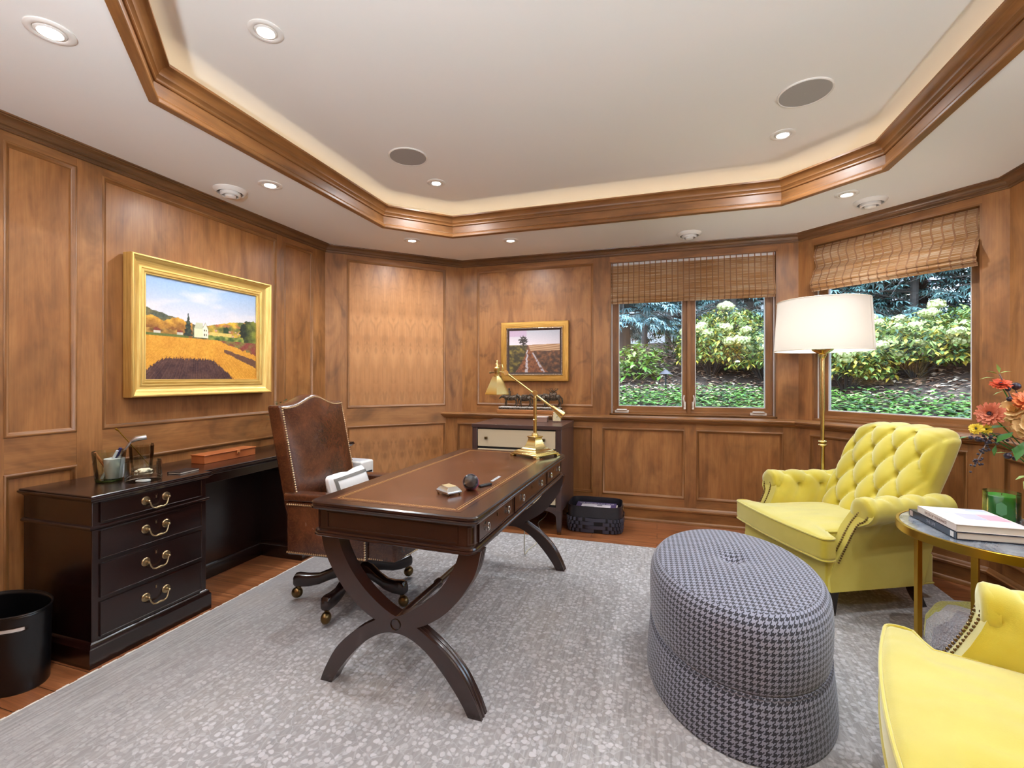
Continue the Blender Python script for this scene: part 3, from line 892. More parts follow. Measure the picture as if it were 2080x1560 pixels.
# crossed legs: two arcs back to back at each end
def arc_piece(out, inn, y, wd, reed):
    o_ = smooth(out, 6); i_ = smooth(inn, 6); q = MB(); rings = []
    n = min(len(o_), len(i_)); k = len(o_)
    i_ = [i_[min(len(i_) - 1, round(t * (len(i_) - 1) / (k - 1)))] for t in range(k)]
    for (ox, oz), (ix, iz) in zip(o_, i_):
        v = Vector((ix - ox, iz - oz)); v = v.normalized() if v.length > 1e-6 else Vector((0, -1))
        ring = []
        m = 12 if reed else 1
        for t in range(m + 1):
            g = .0035 * (0 if not reed else (1 - abs(math.sin(t / m * PI * 3)))) if 0 < t < m else 0
            ring.append((ox + v.x * g, y - wd / 2 + wd * t / m, oz + v.y * g))
        ring += [(ix, y + wd / 2, iz), (ix, y - wd / 2, iz)]
        rings.append(ring)
    q.loft(rings); return q
UO = [(.372, .600), (.350, .520), (.300, .440), (.235, .368), (.165, .318), (.095, .286), (0, .262)]
UI = [(.286, .600), (.260, .532), (.210, .457), (.144, .394), (.080, .350), (.030, .324), (0, .314)]
LO = [(0, .314), (.060, .304), (.095, .286), (.150, .256), (.214, .217), (.292, .146), (.348, .060), (.376, .0)]
LI = [(0, .250), (.030, .248), (.062, .240), (.105, .221), (.162, .182), (.234, .112), (.292, .042), (.318, .0)]
for ye, s in ((-.695, -1), (.735, 1)):
    for sx in (-1, 1):
        f = lambda P: [(sx * x + .016, z * 1.068) for x, z in P]
        q = arc_piece(f(UO), f(UI), ye, .058, True); q.build('leg_yoke', M['desk'], DK, bevel=.0, angle=40)
        q = arc_piece(f(LO), f(LI), ye, .056, True); q.build('leg', M['desk'], DK, angle=40)
    q = MB(); q.lathe([(.001, -.008), (.006, -.008), (.010, -.005), (.013, -.007), (.019, -.007), (.022, -.003), (.022, .004)], 28, 0, T(.016, ye + s * .029, .303) @ R(s * -PI / 2 if s > 0 else PI / 2, 'X')); q.build('medallion', M['dbrass'], DK)
q = MB(); q.lathe([(.010, -.70), (.017, -.695), (.016, -.40), (.022, -.39), (.022, -.37), (.016, -.36), (.020, 0), (.016, .36), (.022, .37), (.022, .39), (.016, .40), (.017, .70), (.01, .705)], 20, 0, T(.016, .02, .318) @ R(PI / 2, 'X')); q.build('stretcher', M['desk'], DK)

# ------------------------------------------------------------------ brass desk lamp
LP_ = thing('desk_lamp', 'polished brass swing-arm desk lamp with pyramid shade on the far end of the desk', 'lamp', (-.775, 2.985, .7808), math.radians(17.4))
D45 = R(PI / 4, 'Z')
def sq(prof, M_=None):
    q = MB(); q.loft([[(a, a, z), (-a, a, z), (-a, -a, z), (a, -a, z)] for a, z in prof], True, True, 0, M_); return q
q = sq([(.108, .012), (.116, .014), (.116, .024), (.104, .026), (.104, .033), (.094, .036), (.088, .042), (.070, .048), (.056, .060), (.045, .078), (.038, .100), (.034, .118), (.034, .126), (.040, .130), (.040, .136), (.03, .136)], D45)
for sx in (-1, 1):
    for sy in (-1, 1):
        q.box(sx * .106 - .016, sx * .106 + .016, sy * .106 - .016, sy * .106 + .016, 0, .014, 'x', 0, D45)
q.build('base', M['brass'], LP_, bevel=.002)
q = MB(); q.lathe([(.001, .136), (.022, .136), (.024, .144), (.018, .154), (.012, .158), (.012, .24), (.015, .243), (.015, .249), (.012, .252), (.012, .386), (.016, .388), (.016, .394), (.011, .397), (.010, .418), (.001, .418)], 20); q.build('column', M['brass'], LP_)
PV = Vector((0, 0, .432)); HD = Vector((-.200, 0, .572)); TL = Vector((.192, 0, .278))
q = MB(); q.lathe([(.001, -.017), (.017, -.017), (.019, -.012), (.019, .012), (.017, .017), (.001, .017)], 20, 0, T(*PV) @ R(PI / 2, 'X')); q.build('pivot_knob', M['brass'], LP_)
q = MB(); q.cyl(HD, TL, .0075, 12); q.build('swing_arm', M['brass'], LP_)
dv = (TL - PV).normalized()
q = MB(); a = PV + dv * .15; b_ = PV + dv * .245
q.tube([a, a + dv * .006, b_ - dv * .012, b_, b_ + dv * .008], [.012, .013, .027, .027, .018], 18); q.build('counterweight', M['brass'], LP_)
q = MB(); q.lathe([(.001, -.012), (.016, -.012), (.017, .012), (.001, .012)], 18, 0, T(*HD) @ R(PI / 2, 'X')); q.cyl(HD, HD + Vector((-.05, 0, .006)), .006, 10); q.build('head_knuckle', M['brass'], LP_)
HX = -.262
q = MB(); q.lathe([(.001, .66), (.004, .655), (.005, .635), (.010, .630), (.012, .612), (.019, .606), (.020, .585), (.017, .580), (.017, .556), (.024, .553), (.024, .546), (.001, .546)], 18, 0, T(HX, 0, 0)); q.tube([(HX + .012, 0, .60), (HX + .018, 0, .625), (HX + .034, 0, .628), (HX + .04, 0, .605), (HX + .036, 0, .59)], .004, 8); q.build('socket', M['brass'], LP_)
q = MB(); q.cyl((HX - .02, 0, .575), (HX - .045, 0, .572), .004, 8); q.sphere((HX - .048, 0, .572), .007, 8, 6); q.build('switch_knob', M['dbrass'], LP_)
q = MB(); q.loft([[(a, a, z), (-a, a, z), (-a, -a, z), (a, -a, z)] for a, z in ((.021, .548), (.058, .428), (.058, .421), (.055, .421), (.055, .428), (.018, .547))], True, False, 0, T(HX, 0, 0) @ D45); q.build('shade', M['brass'], LP_, angle=25)

LP_.scale = (.965, .965, .965)
# small things on the desk
pw = thing('crystal_paperweight', 'faceted crystal and silver box paperweight on little feet on the desk', 'paperweight', (-.888, 1.890, .7808), math.radians(-32))
q = MB(); q.loft([[(a, b, z), (-a, b, z), (-a, -b, z), (a, -b, z)] for a, b, z in ((.046, .036, .008), (.048, .038, .011), (.048, .038, .018), (.034, .025, .034), (.031, .022, .036))]); q.build('glass_body', M['silver'], pw, bevel=.002)
q = MB(); q.bx((0, 0, .0366), (.058, .04, .003)); q.build('lid_plate', plain('pale_gold_plate', (206, 186, 140), .35, .4), pw, bevel=.001)
for sx in (-1, 1):
    for sy in (-1, 1):
        q = MB(); q.sphere((sx * .04, sy * .03, .006), .006, 8, 6); q.build('foot', M['dbrass'], pw)
n = NT('iridescent_dark'); lw = n.n('ShaderNodeLayerWeight', {'Blend': .4})
M['irid'] = n.P(color=n.ramp(lw.outputs['Facing'], [(.35, srgb(22, 18, 22)), (.6, srgb(120, 34, 66)), (.85, srgb(70, 70, 120))]), rough=.3, coat=.4)
bl = thing('dice_cup', 'rounded dark cup with red rim lying on the desk beside the crystal box', 'cup', (-.820, 1.980, .7808), math.radians(20))
q = MB(); q.lathe([(.001, -.036), (.024, -.036), (.032, -.030), (.036, -.012), (.037, .008), (.034, .026), (.026, .034), (.001, .036)], 24, 0, T(0, 0, .0375) @ R(math.radians(72), 'X')); q.build('cup_body', M['irid'], bl)
q = MB(); q.tube([(.0352 * math.cos(t), .0352 * math.sin(t), -.021) for t in [k * 2 * PI / 28 for k in range(28)]], .0028, 6, 0, T(0, 0, .0375) @ R(math.radians(72), 'X'), loop=True); q.build('rim', plain('red_rim', (150, 40, 70), .4), bl)
ph = thing('folding_knife', 'small black folding tool on the desk behind the rounded dark cup', 'tool', (-.785, 2.075, .7808), math.radians(62))
q = MB(); q.bx((0, 0, .006), (.075, .022, .010)); q.build('handle', M['plastic'], ph, bevel=.003)
q = MB(); q.bx((.055, .002, .0105), (.06, .018, .003), 'x', 0, T(.02, 0, -.002) @ R(-.28, 'Y')); q.build('blade', M['steel'], ph, bevel=.001)

# ------------------------------------------------------------------ swivel chair
CH = thing('swivel_chair', 'brown leather swivel chair with nailhead trim and camel back pulled up to the desk', 'chair', (-1.70, 2.36, 0), math.radians(4))
for k, a in enumerate((206, 278, 350, 62, 134)):
    A = math.radians(a - 4)
    Mx = R(A, 'Z')
    q = MB(); rings = []
    for x, zt, zb, w in ((.03, .215, .12, .030), (.10, .205, .125, .027), (.16, .170, .108, .025), (.22, .148, .086, .025), (.28, .150, .078, .027), (.33, .158, .080, .028), (.352, .155, .082, .026), (.362, .140, .092, .020)):
        zt += -.0; zm = (zt + zb) / 2; hh = (zt - zb) / 2
        rings.append([(x, w * math.copysign(abs(math.cos(t)) ** .5, math.cos(t)), zm + hh * math.copysign(abs(math.sin(t)) ** .6, math.sin(t))) for t in [PI * 2 * (i + .5) / 12 for i in range(12)]])
    q.loft(rings, True, True, 0, Mx); lg = q.build('leg', M['mahog'], CH)
    q = MB(); q.lathe([(.001, .062), (.011, .064), (.013, .080), (.018, .083), (.018, .088)], 14, 0, Mx @ T(.335, 0, 0)); q.sphere((.345, 0, .032 + .012), .032, 16, 12, 0, Mx @ S(1, .8, 1)); q.build('caster', M['dbrass'], lg)
q = MB(); q.lathe([(.001, .10), (.045, .10), (.055, .13), (.052, .19), (.045, .225), (.03, .235), (.026, .26), (.026, .30), (.05, .305), (.055, .325), (.14, .33), (.14, .338), (.001, .338)], 24); q.build('pedestal', M['mahog'], CH)
# upholstered body
def bodyring():
    q = MB()
    q.rbox((.245, .036, .145), .016, (6, 2, 4), None, 0, T(-.005, -.272, .482)); return q
for s in (-1, 1):
    q = MB(); q.rbox((.245, .036, .145), .016, (6, 2, 4), None, 0, T(-.005, s * .272, .482)); sp = q.build('side_panel', M['leather'], CH)
    y_ = s * .3095
    for row in ([(-.24, y_, .612), (.225, y_, .612)], [(-.24, y_, .352), (.225, y_, .352)], [(.228, y_, .352), (.228, y_, .612)], [(-.2, s * .234, .60), (.22, s * .234, .60)]):
        nails(row).build('nailhead_trim', M['nail'], sp)
    q = MB(); q.rbox((.265, .040, .022), .014, (8, 2, 2), lambda p, c: (p.x, p.y, p.z + .012 * max(0, c[0]) ** 3 * -1), 0, T(.0, s * .276, .650)); q.build('arm', M['leather'], CH)
q = MB(); q.rbox((.30, .235, .06), .03, (10, 8, 3), lambda p, c: (p.x + .03 * max(0, c[0]) * (1 - c[1] ** 2), p.y, p.z + (.02 * (1 - c[0] ** 2) * (1 - c[1] ** 2) if p.z > 0 else 0)), 0, T(.06, 0, .455)); q.build('seat_cushion', M['leather'], CH)
q = MB(); q.rbox((.085, .292, .065), .014, (4, 10, 3), lambda p, c: (p.x + .045 * max(0, c[0]) * (1 - c[1] ** 2), p.y, p.z), 0, T(.305, 0, .405)); fr_ = q.build('front_rail', M['leather'], CH)
nq = nails([(.23, -.29, .352), (.385, -.285, .352), (.41, -.2, .352), (.43, -.1, .352), (.436, 0, .352), (.43, .1, .352), (.41, .2, .352), (.385, .285, .352)])
nq.build('nailhead_trim', M['nail'], fr_)
q = MB(); q.bx((.08, 0, .365), (.60, .53, .05)); q.build('seat_frame', M['blackm'], CH)
# camel back
def camel(y): 
    return .062 * math.exp(-(y / .135) ** 2) + .012 * (abs(y) / .29) ** 4 - .004
def backfn(p, c):
    y, z = p.y, p.z
    t = max(0.0, (c[2] + 1) / 2)
    zz = z + camel(y) * t ** 2
    lean = -.20 * (z + .35)
    puff = 0
    if c[0] > 0: puff = .028 * (1 - abs(c[1]) ** 3) * (1 - abs(c[2]) ** 4)
    wid = 1.0 + .03 * t - .02
    return (p.x + lean + puff, y * wid, zz)
q = MB(); q.rbox((.045, .287, .365), .016, (2, 18, 18), backfn, 0, T(-.205, 0, .775)); bk = q.build('backrest', M['leather'], CH)
fp = []
for k in range(31):
    z = -.19 + .535 * k / 30; fp.append((-.205 + .046 - .20 * (z + .35), -.277, .775 + z))
top = []
for k in range(41):
    y_ = -.277 + .554 * k / 40; z = .349; top.append((-.205 + .046 - .20 * (z + .35), y_ * 1.01, .775 + z + camel(y_)))
fp2 = [(a, -b, c) for a, b, c in fp]
nails(fp + top + fp2[::-1], .0064, .0130).build('nailhead_trim', M['nail'], bk)
pl = thing('lumbar_pillow', 'small white lumbar pillow with grey banded border on the leather swivel chair', 'pillow', (-1.715, 2.345, .535), math.radians(4))
def pill(p, c):
    e = (1 - abs(c[1]) ** 4) * (1 - abs(c[2]) ** 4)
    return (p.x * (.25 + .75 * e), p.y, p.z - (.011 * math.exp(-((c[1] - .1) / .3) ** 2) * max(0, c[2]) ** 2))
PM_ = R(-.30, 'Y') @ T(0, 0, .105)
q = MB(); q.rbox((.062, .185, .115), .03, (4, 12, 10), pill, 0, PM_); q.build('cushion', M['whitecloth'], pl)
q = MB()
def pface(y, z):
    c1, c2 = y / .185, z / .115
    return (.064 * (.25 + .75 * (1 - abs(c1) ** 4) * (1 - abs(c2) ** 4)) + .0006, y, z)
for (a, b, c, d) in ((-.165, .165, .070, .088), (-.165, -.147, -.09, .088), (.147, .165, -.09, .088)):
    q.grid(lambda u, v, a=a, b=b, c=c, d=d: pface(a + (b - a) * u, c + (d - c) * v), 10, 8, 0, PM_)
q.build('grey_band', M['stripe'], pl)
q = MB(); q.grid(lambda u, v: pface(-.05 + .028 * (2 * u - 1) * math.sqrt(max(0, 1 - (2 * v - 1) ** 2)), -.01 + .03 * (2 * v - 1)), 8, 10, 0, PM_); q.build('printed_motif', plain('grey_print', (120, 112, 108), .8), pl)
# ------------------------------------------------------------------ credenza along the left wall
CZ = thing('credenza', 'long dark mahogany credenza with a four-drawer pedestal against the left panelled wall', 'credenza', (-2.66, 2.35, -.008))
I = T(2.66, -2.35, 0)
TOP = .776
def cz_top(pts, name):
    q = MB(); rings = []
    for ins, z in ((.016, TOP - .034), (.012, TOP - .028), (.004, TOP - .022), (.0, TOP - .016), (.0, TOP - .010), (.006, TOP - .007), (.004, TOP - .003), (.008, TOP)):
        full = MB(); full.sweep([(ins, z)], pts, True, caps=False); 
        rings.append([tuple(v) for v in full.v])
    q.loft(rings, True, True, 0, I); return q.build(name, M['mahog'], CZ, angle=30)
# plan outline, counter-clockwise (interior on the left)
OUTL = [(-2.925, 1.405), (-2.405, 1.405), (-2.405, 2.000), (-2.462, 2.000), (-2.462, 2.700), (-2.405, 2.700), (-2.405, 3.29), (-2.925, 3.29)]
cz_top(OUTL, 'top')
def pedestal(y0, y1, drawers):
    q = MB(); q.box(-2.915, -2.434, y0, y1, .09, TOP - .03, 'z', 0, I); case = q.build('pedestal_case', M['mahog'], CZ, bevel=.003)
    q = MB(); q.sweep([(.0, .0), (-.018, .0), (-.018, .085), (-.012, .094), (-.010, .104), (-.004, .110), (0.004, .114), (.004, 0)], [(-2.915, y0), (-2.434, y0), (-2.434, y1), (-2.915, y1)], False, 0, I); q.build('plinth', M['mahog'], CZ, angle=30)
    q = MB(); q.sweep([(.002, .616), (-.006, .616), (-.012, .622), (-.012, .629), (-.006, .634), (.002, .636)], [(-2.915, y0), (-2.434, y0), (-2.434, y1), (-2.915, y1)], False, 0, I); q.build('waist_moulding', M['mahog'], CZ, angle=30)
    if not drawers: return
    FX = I @ Matrix(((0, 1, 0, -2.434), (1, 0, 0, 0), (0, 0, 1, 0), (0, 0, 0, 1)))        # local x -> world y, local y -> world +x
    for z0, z1 in ((.648, .735), (.480, .605), (.305, .453), (.127, .278)):
        a, b = y0 + .033, y1 - .033
        q = MB(); q.box(a, b, -.004, .006, z0, z1, 'x', 0, FX); d = q.build('drawer', M['mahog'], CZ, bevel=.0015)
        q = MB(); q.frame(a - .003, b + .003, z0 - .003, z1 + .003, [(0, 0), (0, .009), (.003, .0095), (.005, .006)], 0, FX); q.build('cock_bead', M['mould'] if False else M['mahog'], d)
        cy, cz_ = (y0 + y1) / 2, (z0 + z1) / 2 + (.004 if z1 > .7 else .012)
        q = MB()
        for s in (-1, 1):
            q.lathe([(.001, .012), (.006, .011), (.008, .006), (.018, .005), (.021, .002), (.021, 0)], 18, 0, FX @ T(cy + s * .05, .006, cz_) @ R(-PI / 2, 'X'))
            q.cyl((cy + s * .05, .012, cz_), (cy + s * .05, .030, cz_), .0045, 8, 0, FX)
            q.sphere((cy + s * .05, .030, cz_), .0062, 8, 6, 0, FX)
        P = smooth([(-.05, .026, 0), (-.047, .030, -.018), (-.036, .033, -.036), (-.022, .034, -.043), (0, .034, -.041), (.022, .034, -.043), (.036, .033, -.036), (.047, .030, -.018), (.05, .026, 0)], 5) if False else [(-.05, .027, 0), (-.044, .030, -.010), (-.040, .031, -.024), (-.032, .033, -.036), (-.018, .034, -.041), (-.006, .034, -.039), (.006, .034, -.039), (.018, .034, -.041), (.032, .033, -.036), (.040, .031, -.024), (.044, .030, -.010), (.05, .027, 0)]
        q.tube([(cy + x, y, cz_ + z) for x, y, z in P], [.0035] * 4 + [.004, .006, .006, .004] + [.0035] * 4, 8, 0, FX)
        q.build('bail_handle', M['pull'], d)
        keyhole(d, FX @ T(cy, .0065, z1 - .024) @ R(PI, 'Z'), 'pull')
pedestal(1.425, 1.980, True)
pedestal(2.720, 3.270, True)
q = MB(); q.box(-2.84, -2.80, 1.98, 2.72, .0, TOP - .03, 'z', 0, I); q.build('modesty_panel', M['mahog'], CZ)
q = MB(); q.sweep([(.0, .0), (-.014, .0), (-.014, .075), (-.008, .088), (0, .094)], [(-2.80, 1.98), (-2.80, 2.72)], False, 0, I); q.build('panel_plinth', M['mahog'], CZ, angle=30)
q = MB(); q.box(-2.80, -2.49, 1.98, 2.72, TOP - .085, TOP - .033, 'y', 0, I); q.build('knee_apron', M['mahog'], CZ, bevel=.002)

# things on the credenza
TOPW = TOP - .008
def tumbler(name, label, loc, r0, r1, h, mat, cat='glass', group=None):
    t = thing(name, label, cat, loc, 0, group)
    q = MB(); q.lathe([(.001, .0), (r0 * .9, .0), (r0, .004), (r0 + (r1 - r0) * .5, h * .5), (r1, h), (r1 - .0025, h), (r0 + (r1 - r0) * .5 - .003, h * .5), (r0 - .004, .012), (.001, .010)], 36); q.build('glass_wall', M[mat], t)
    return t
c1 = tumbler('pen_glass', 'tapered glass tumbler with green base holding pens and a putter-shaped letter opener', (-2.695, 1.655, TOPW), .056, .070, .155, 'gglass', 'pen holder')
q = MB(); q.lathe([(.001, .001), (.052, .001), (.054, .010), (.001, .012)], 28); q.build('green_base', plain('green_glass_base', (110, 140, 70), .15, trans=.5), c1)
_n0 = set(c1.children)
q = MB(); q.cyl((.012, .008, .012), (-.034, -.028, .118), .0055, 10); q.sphere((-.0345, -.0285, .119), .0058, 8, 6); q.build('pen', plain('copper_pen', (150, 92, 50), .3, .6), c1)
q = MB(); q.cyl((-.02, .004, .012), (.020, .03, .135), .006, 10); q.build('pen', plain('blue_pen', (34, 36, 84), .4), c1)
q = MB(); q.cyl((-.01, -.02, .012), (.03, .012, .128), .0048, 10); q.build('pen', plain('white_pen', (200, 204, 214), .4), c1)
q = MB(); q.cyl((-.03, .0, .012), (.0, .03, .110), .005, 10); q.build('pen', M['plastic'], c1)
q = MB(); q.cyl((-.015, -.015, .012), (.045, .052, .160), .0042, 10); q.tube([(.045, .052, .160), (.055, .066, .172), (.072, .094, .176)], [.006, .011, .011], 8, 0); q.build('putter_letter_opener', M['steel'], c1)
q = MB(); q.lathe([(.001, .0), (.028, 0), (.033, .05), (.034, .082), (.001, .082)], 20, 0, T(.012, .012, .012)); q.build('white_sleeve', plain('etched_white', (206, 206, 208), .6), c1)
for _c in set(c1.children) - _n0: _c.scale = (1.28, 1.28, 1.22)
c2 = thing('glass_bowl', 'low straight-sided clear glass bowl with shells inside, beside the pen tumbler', 'bowl', (-2.535, 1.715, TOPW))
q = MB(); q.lathe([(.001, .0), (.073, .0), (.077, .003), (.077, .102), (.073, .102), (.072, .042), (.001, .040)], 44); q.build('glass_wall', M['glass'], c2)
for k in range(9):
    q = MB(); a = RND.random() * 6.28; r = RND.uniform(.0, .048); q.rbox((.021, .011, .005), .005, (2, 2, 2), None, 0, T(r * math.cos(a), r * math.sin(a), .047 + .004 * (k % 3)) @ R(RND.random() * 6, 'Z') @ R(RND.uniform(-.3, .3), 'X'))
    q.build('shell', plain('shell_cream', (226, 212, 182), .5) if k == 0 else bpy.data.materials['shell_cream'], c2)
q = MB(); q.lathe([(.001, .002), (.036, .002), (.036, .006), (.001, .008)], 24, 0, T(.020, -.016, 0) @ S(1, .8, 1)); q.build('paper_disc', M['paperw'], c2)
c3 = tumbler('etched_glass', 'tall etched glass with a thin golden stirrer behind the low glass bowl', (-2.825, 1.900, TOPW), .050, .058, .150, 'glass')
q = MB(); q.lathe([(.0555, .070), (.0588, .140)], 30); q.build('etched_band', glass_mat('frosted_band', (.72, .64, .55, 1), .8), c3)
q = MB(); q.cyl((.02, .03, .012), (.01, -.105, .20), .0022, 8); q.tube([(.01, -.105, .20), (.009, -.112, .207), (.009, -.118, .213)], [.0022, .005, .003], 8); st_ = q.build('stirrer', M['gbrass'], c3)
st_.scale = (1.2, 1.2, 1.2)
q = thing('notebook', 'thin black notebook lying flat on the credenza in front of the tan box', 'notebook', (-2.545, 1.935, TOPW), math.radians(8))
nb = q
q = MB(); q.bx((0, 0, .0095), (.085, .125, .002)); q.bx((0, 0, .001), (.085, .125, .002)); q.bx((-.041, 0, .005), (.003, .125, .010)); q.build('cover', M['plastic'], nb, bevel=.0008)
q = MB(); q.bx((.001, 0, .0053), (.078, .12, .0066)); q.build('page_block', M['paper'], nb)
bx_ = thing('leather_box', 'long flat tan leather box with strap on the credenza before the wall', 'box', (-2.705, 2.335, TOPW), math.radians(1))
q = MB(); q.bx((0, 0, .024), (.105, .385, .048)); q.build('box_body', M['tan'], bx_, bevel=.002)
q = MB(); q.bx((.001, 0, .0515), (.112, .392, .006)); q.build('lid', M['tan'], bx_, bevel=.0015)
q = MB(); q.bx((.030, .05, .0556), (.06, .024, .0022)); q.bx((.0585, .05, .043), (.0022, .024, .026)); st = q.build('strap', plain('strap_leather', (206, 130, 78), .45), bx_, bevel=.0008)
q = MB(); q.lathe([(.001, .003), (.004, .002), (.005, 0)], 12, 0, T(.0597, .05, .036) @ R(PI / 2, 'Y')); q.build('snap', M['dbrass'], st)
def leafy(q, c, nrm, L, W, mi=0, bend=.2):
    """a four-sided leaf with a fold"""
    c = Vector(c); d = Vector(nrm).normalized(); up = Vector((0, 0, 1)) if abs(d.z) < .9 else Vector((1, 0, 0))
    s = d.cross(up).normalized(); n_ = s.cross(d)
    a = c; m1 = c + d * L * .5 + s * W / 2 - n_ * L * bend * .2; m2 = c + d * L * .5 - s * W / 2 - n_ * L * bend * .2; m0 = c + d * L * .5; e = c + d * L - n_ * L * bend
    q.add([a, m1, e, m2, m0], [(0, 1, 4), (1, 2, 4), (0, 4, 3), (4, 2, 3)], [[(0, 0)] * 3] * 4, mi)
M['leafdark'] = plain('dark_green_leaf', (46, 66, 36), .5)
pp = thing('potted_plant', 'small leafy green plant in a dark pot on the credenza behind the leather chair', 'plant', (-2.755, 2.90, TOPW))
q = MB(); q.lathe([(.001, 0), (.045, 0), (.058, .09), (.062, .095), (.056, .095), (.05, .085), (.001, .085)], 24); q.build('pot', M['blackm'], pp)
q = MB()
for k in range(9):
    a = k * 2.4; q.tube([(0, 0, .08), (.03 * math.cos(a), .03 * math.sin(a), .2), (.09 * math.cos(a), .09 * math.sin(a), .30 + .04 * math.sin(k))], [.003, .003, .0015], 5)
q.build('stem', M['leafdark'], pp)
q = MB()
for k in range(220):
    a = RND.random() * 6.28; r = RND.random() ** .6 * .105; z = .20 + RND.random() * .155
    leafy(q, (r * math.cos(a), r * math.sin(a), z), (math.cos(a), math.sin(a), RND.uniform(-.3, .8)), RND.uniform(.022, .04), .014)
q.build('foliage', M['leafdark'], pp, recalc=False)
pr = thing('printer', 'white printer standing past the far end of the dark credenza', 'printer', (-2.470, 3.395, -.008), math.radians(-4))
q = MB(); q.rbox((.125, .08, .07), .015, (3, 3, 3), None, 0, T(0, 0, .532)); q.build('casing', M['fitting'], pr)
q = MB(); q.bx((.123, 0, .51), (.012, .11, .014)); q.build('paper_slot', M['plastic'], pr)
q = MB(); q.bx((.01, 0, .603), (.17, .12, .004)); q.build('lid', plain('pale_grey_plastic', (196, 200, 206), .4), pr, bevel=.003)
q = MB()
for a in (-.13, .13):
    for b in (-.07, .07): q.bx((a, b, .225), (.03, .03, .45), 'z')
q.bx((0, 0, .45), (.30, .18, .02)); q.bx((0, 0, .12), (.28, .16, .02)); q.build('stand', M['blackm'], pr)

# waste bin
wb = thing('waste_bin', 'black oval waste bin with a slot handle beside the credenza', 'bin', (-2.695, 1.258, -.008), math.radians(0))
n_ = 48; q = MB()
def ov(t, k): return (.205 * k * math.cos(t), .124 * k * math.sin(t))
ringsO = []; HB = .325
zs = [0, .01, .10, .20, .255, .262, .277, .285, .310, HB]
for z in zs:
    k = .95 + .05 * z / HB
    ringsO.append([(*ov(2 * PI * i / n_, k), z) for i in range(n_)])
q.loft(ringsO, True, False)
# cut the slot: drop the faces of one row, facing the room (+x, -y side)
keep = []
for f, uv in zip(q.f, q.uv):
    c = [sum(q.v[i][k] for i in f) / len(f) for k in range(3)]
    a = math.degrees(math.atan2(c[1] / .124, c[0] / .205))
    if .262 < c[2] < .278 and -50 < a < -12: continue
    keep.append((f, uv))
q.f = [k[0] for k in keep]; q.uv = [k[1] for k in keep]; q.mi = [0] * len(keep)
o = q.build('bin_wall', M['black'], wb)
g_ = MB(); g_.loft([[(.2 * k * math.cos(math.radians(a)), .121 * k * math.sin(math.radians(a)), z) for k, z in ((.97, .262), (1.0, .262), (1.0, .278), (.97, .278))] for a in range(-50, -11, 3)]); g_.build('slot_glint', M['fitting'], wb)  # pale bar put in for the bright reflection at the slot
sm_ = o.modifiers.new('thickness', 'SOLIDIFY'); sm_.thickness = .004
q = MB(); q.loft([[(*ov(2 * PI * i / n_, .945), z) for i in range(n_)] for z in (.002, .006)]); q.build('bin_floor', M['blackm'], wb)
q = MB(); q.tube([(*ov(2 * PI * i / n_, 1.0), HB) for i in range(n_)], .004, 8, loop=True); q.build('rim', M['black'], wb)

# ------------------------------------------------------------------ chest at the back wall
CS = thing('chest_of_drawers', 'dark framed chest with cream drawer fronts and tapered legs behind the desk', 'chest', (-1.15, 4.06, -.008))
I = T(1.15, -4.06, 0); X0, X1, Y0, Y1, ZT = -1.555, -.752, 3.775, 4.365, .903
q = MB(); q.box(X0, X1, Y0, Y1, ZT - .032, ZT, 'x', 0, I); q.build('top', M['lwood'], CS, bevel=.002)
q = MB()
for a, b in ((X0 + .004, X0 + .05), (X1 - .05, X1 - .004)): q.box(a, b, Y0 + .004, Y1, .19, ZT - .032, 'z', 0, I)
q.box(X0 + .05, X1 - .05, Y1 - .02, Y1, .2, ZT - .032, 'x', 0, I); q.box(X0 + .05, X1 - .05, Y0 + .03, Y1, .2, .215, 'x', 0, I)
q.build('case', M['lwood'], CS, bevel=.002)
n = NT('cream_drawer_cloth'); f = n.noise(n.uv(2, 300), 1, 2)
M['creamd'] = n.P(color=n.mix(n.math('MULTIPLY', f, .3), srgb(206, 188, 156), srgb(176, 156, 126)), rough=.55)
for z0, z1 in ((.71, .858), (.485, .690), (.245, .465)):
    q = MB(); q.box(X0 + .055, X1 - .055, Y0 + .008, Y0 + .03, z0, z1, 'x', 0, I); d = q.build('drawer', M['creamd'], CS, bevel=.002)
    for xx in (-1.42, -.905):
        q = MB(); q.bx((xx, Y0 - .002, (z0 + z1) / 2), (.022, .022, .022), 'x', 0, I); q.build('square_knob', M['dbrass'], d, bevel=.002)
q = MB(); q.box(X0 + .05, X1 - .05, Y0 + .02, Y0 + .03, .2, ZT - .032, 'x', 0, I); q.build('drawer_gap_shade', M['blackm'], CS)  # black sheet standing in for the shade between the drawers
